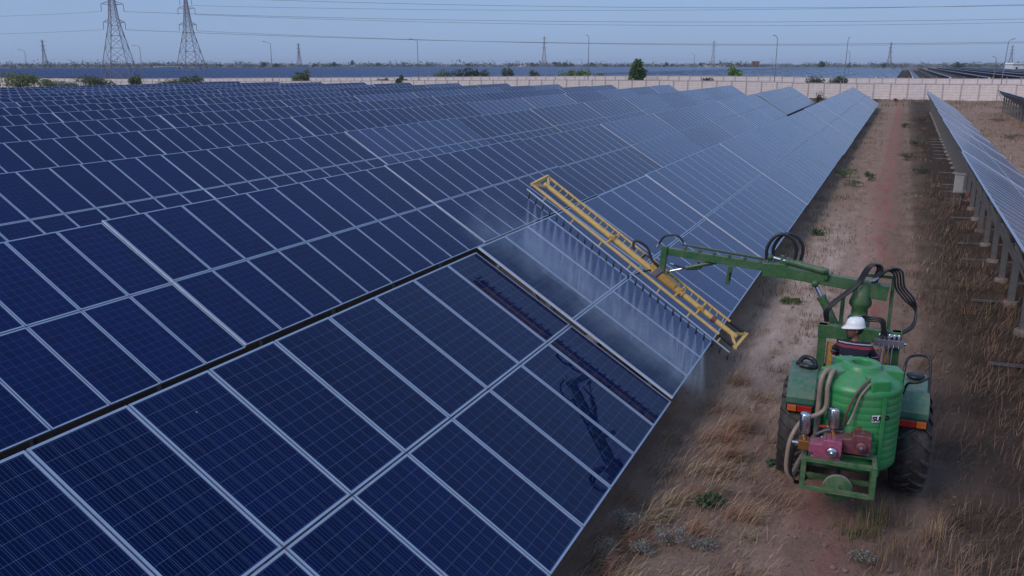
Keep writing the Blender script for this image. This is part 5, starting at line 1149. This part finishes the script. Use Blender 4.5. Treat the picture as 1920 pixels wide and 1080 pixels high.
# stones on the track
st_mesh = []
for k in range(4):
    bm = bmesh.new(); bmesh.ops.create_icosphere(bm, subdivisions=2, radius=1.0)
    for v in bm.verts: v.co *= 1+0.35*mnoise.noise(v.co*1.3+Vector((k*5, 0, 0))); v.co.z *= 0.6
    me = bpy.data.meshes.new('stone'); bm.to_mesh(me); bm.free(); me.materials.append(MATS['stone']); st_mesh.append(me)
sv, sf, off = [], [], 0
bmv = [np.array([tuple(v.co) for v in m_.vertices]) for m_ in st_mesh]; bmf = [np.array([tuple(p.vertices) for p in m_.polygons]) for m_ in st_mesh]
for q in range(900):
    x = -2.0+rng.random()*3.4; y = 8.6+rng.random()**1.6*26; s = 0.008+0.03*rng.random()**4; k = rng.integers(4); a = rng.random()*6.28; ca, sa = math.cos(a), math.sin(a)
    v = bmv[k]*s; v = np.stack([v[:, 0]*ca-v[:, 1]*sa+x, v[:, 0]*sa+v[:, 1]*ca+y, v[:, 2]+0.01], 1); sv.append(v); sf += (bmf[k]+off).tolist(); off += len(v)
me = bpy.data.meshes.new('gravel'); me.from_pydata(np.concatenate(sv).tolist(), [], sf); me.materials.append(MATS['stone']); tag(link('gravel', me), 'small reddish stones and clods on the bare track', 'gravel', kind='stuff')

# far woods and single trees on the horizon
def tree(u, dist, h, w, label, base=(0.05, 0.06, 0.035)):
    x, y = spot(u, dist); root = empty('tree', (x, y, 0), YAW); tag(root, label, 'tree', 'trees along the horizon')
    p = crown_pts(260, w, h*0.8, h*0.22, 8); v, f, c = leaf_mesh('f', p, None, 0.085*h, palette(len(p), base)); build_veg('crown', v, f, c, 'leaf', root)
    t = MB(); t.tube([(0, 0, -0.3), (0.1, 0, h*0.3), (0.0, 0, h*0.6)], [0.05*h, 0.035*h, 0.015*h], 'bark', 6)
    for k in range(3): a = k*2.1; t.tube([(0.05, 0, h*0.3), (w*0.2*math.cos(a), w*0.2*math.sin(a), h*0.55)], [0.022*h, 0.008*h], 'bark', 5)
    t.build('trunk', root)
for u, d, h, w, lb in ((662, 1500, 12, 9, 'roundish tree on the horizon above the left thicket'), (708, 1300, 8, 12, 'low wide tree on the horizon right of the roundish one'), (877, 1250, 8, 8, 'small tree on the horizon left of the middle pylon'), (1000, 1250, 8, 9, 'small tree just left of the middle pylon'), (1043, 1150, 10, 10, 'dark tree just right of the middle pylon'), (1058, 1150, 9, 8, 'second dark tree right of the middle pylon'), (1073, 1200, 8, 8, 'third dark tree right of the middle pylon'), (1110, 1250, 8, 10, 'tree on the horizon beside the middle lamp'), (1135, 1250, 7, 10, 'low tree on the horizon right of the middle lamp'), (1188, 1300, 8, 7, 'small tree on the horizon above the tall leafy bush'), (1250, 1300, 8, 6, 'small tree on the horizon right of the tall leafy bush'), (1260, 1300, 7, 5, 'second small tree right of the tall leafy bush'), (1313, 1300, 9, 8, 'small tree on the horizon left of the right centre pylon'), (1538, 900, 9, 9, 'round tree on the horizon behind the lamp at row ends'), (1590, 1000, 7, 5, 'tiny tree on the horizon above the row ends'), (1796, 700, 8, 9, 'round tree on the horizon beyond the dark backed rows'), (1657, 1000, 8, 8, 'tree at the foot of the pylon above the track'), (627, 1100, 8, 7, 'small tree left of the roundish horizon tree'), (590, 1000, 7, 6, 'small tree on the horizon beside the pale shed'), (412, 1100, 6, 8, 'low tree on the horizon right of the two big pylons'), (520, 950, 7, 12, 'wide tree on the horizon by the lamp right of the pylons'), (494, 900, 8, 12, 'wide dark tree just left of that lamp')):
    tree(u, d, h, w, lb)
vs_, fs_, cs_, off = [], [], [], 0
for q in range(2600):
    u = -120+rng.random()*2160; d = 980+rng.random()**1.2*3600; x, y = spot(u, d); h = 3.5+6*rng.random()**2; w = h*(1.1+1.4*rng.random()); n = 34
    p = rng.normal(size=(n, 3))*np.array([w*0.34, w*0.34, h*0.26])+np.array([x, y, h*0.55]); v, f, c = leaf_mesh('f', p, None, 0.15*h, palette(n, (0.075, 0.08, 0.055), 0.3)); vs_.append(v); fs_ += (f+off).tolist(); cs_.append(c); off += len(v)
v = np.concatenate(vs_); c = np.concatenate(cs_); o = build_veg('far_woods', v, np.array(fs_), c, 'leaf'); tag(o, 'hazy band of scrub and trees along the horizon', 'woods', kind='stuff')

# ------------------------------------------------------------------ thin evening haze
m = bpy.data.materials.new('haze'); m.use_nodes = True; nt = m.node_tree; nt.nodes.remove(nt.nodes['Principled BSDF'])
pv = nd(nt, 'ShaderNodeVolumePrincipled'); pv.inputs['Color'].default_value = (0.80, 0.87, 1.0, 1); pv.inputs['Density'].default_value = 0.00012; pv.inputs['Anisotropy'].default_value = 0.0
nt.links.new(pv.outputs[0], nt.nodes['Material Output'].inputs['Volume']); MATS['haze'] = m
t = MB(); t.box((0, 4300, 20.5), (15500, 11000, 47), 'haze'); hz = t.build('haze'); tag(hz, 'thin bluish evening haze over the whole plain', 'haze', kind='stuff')
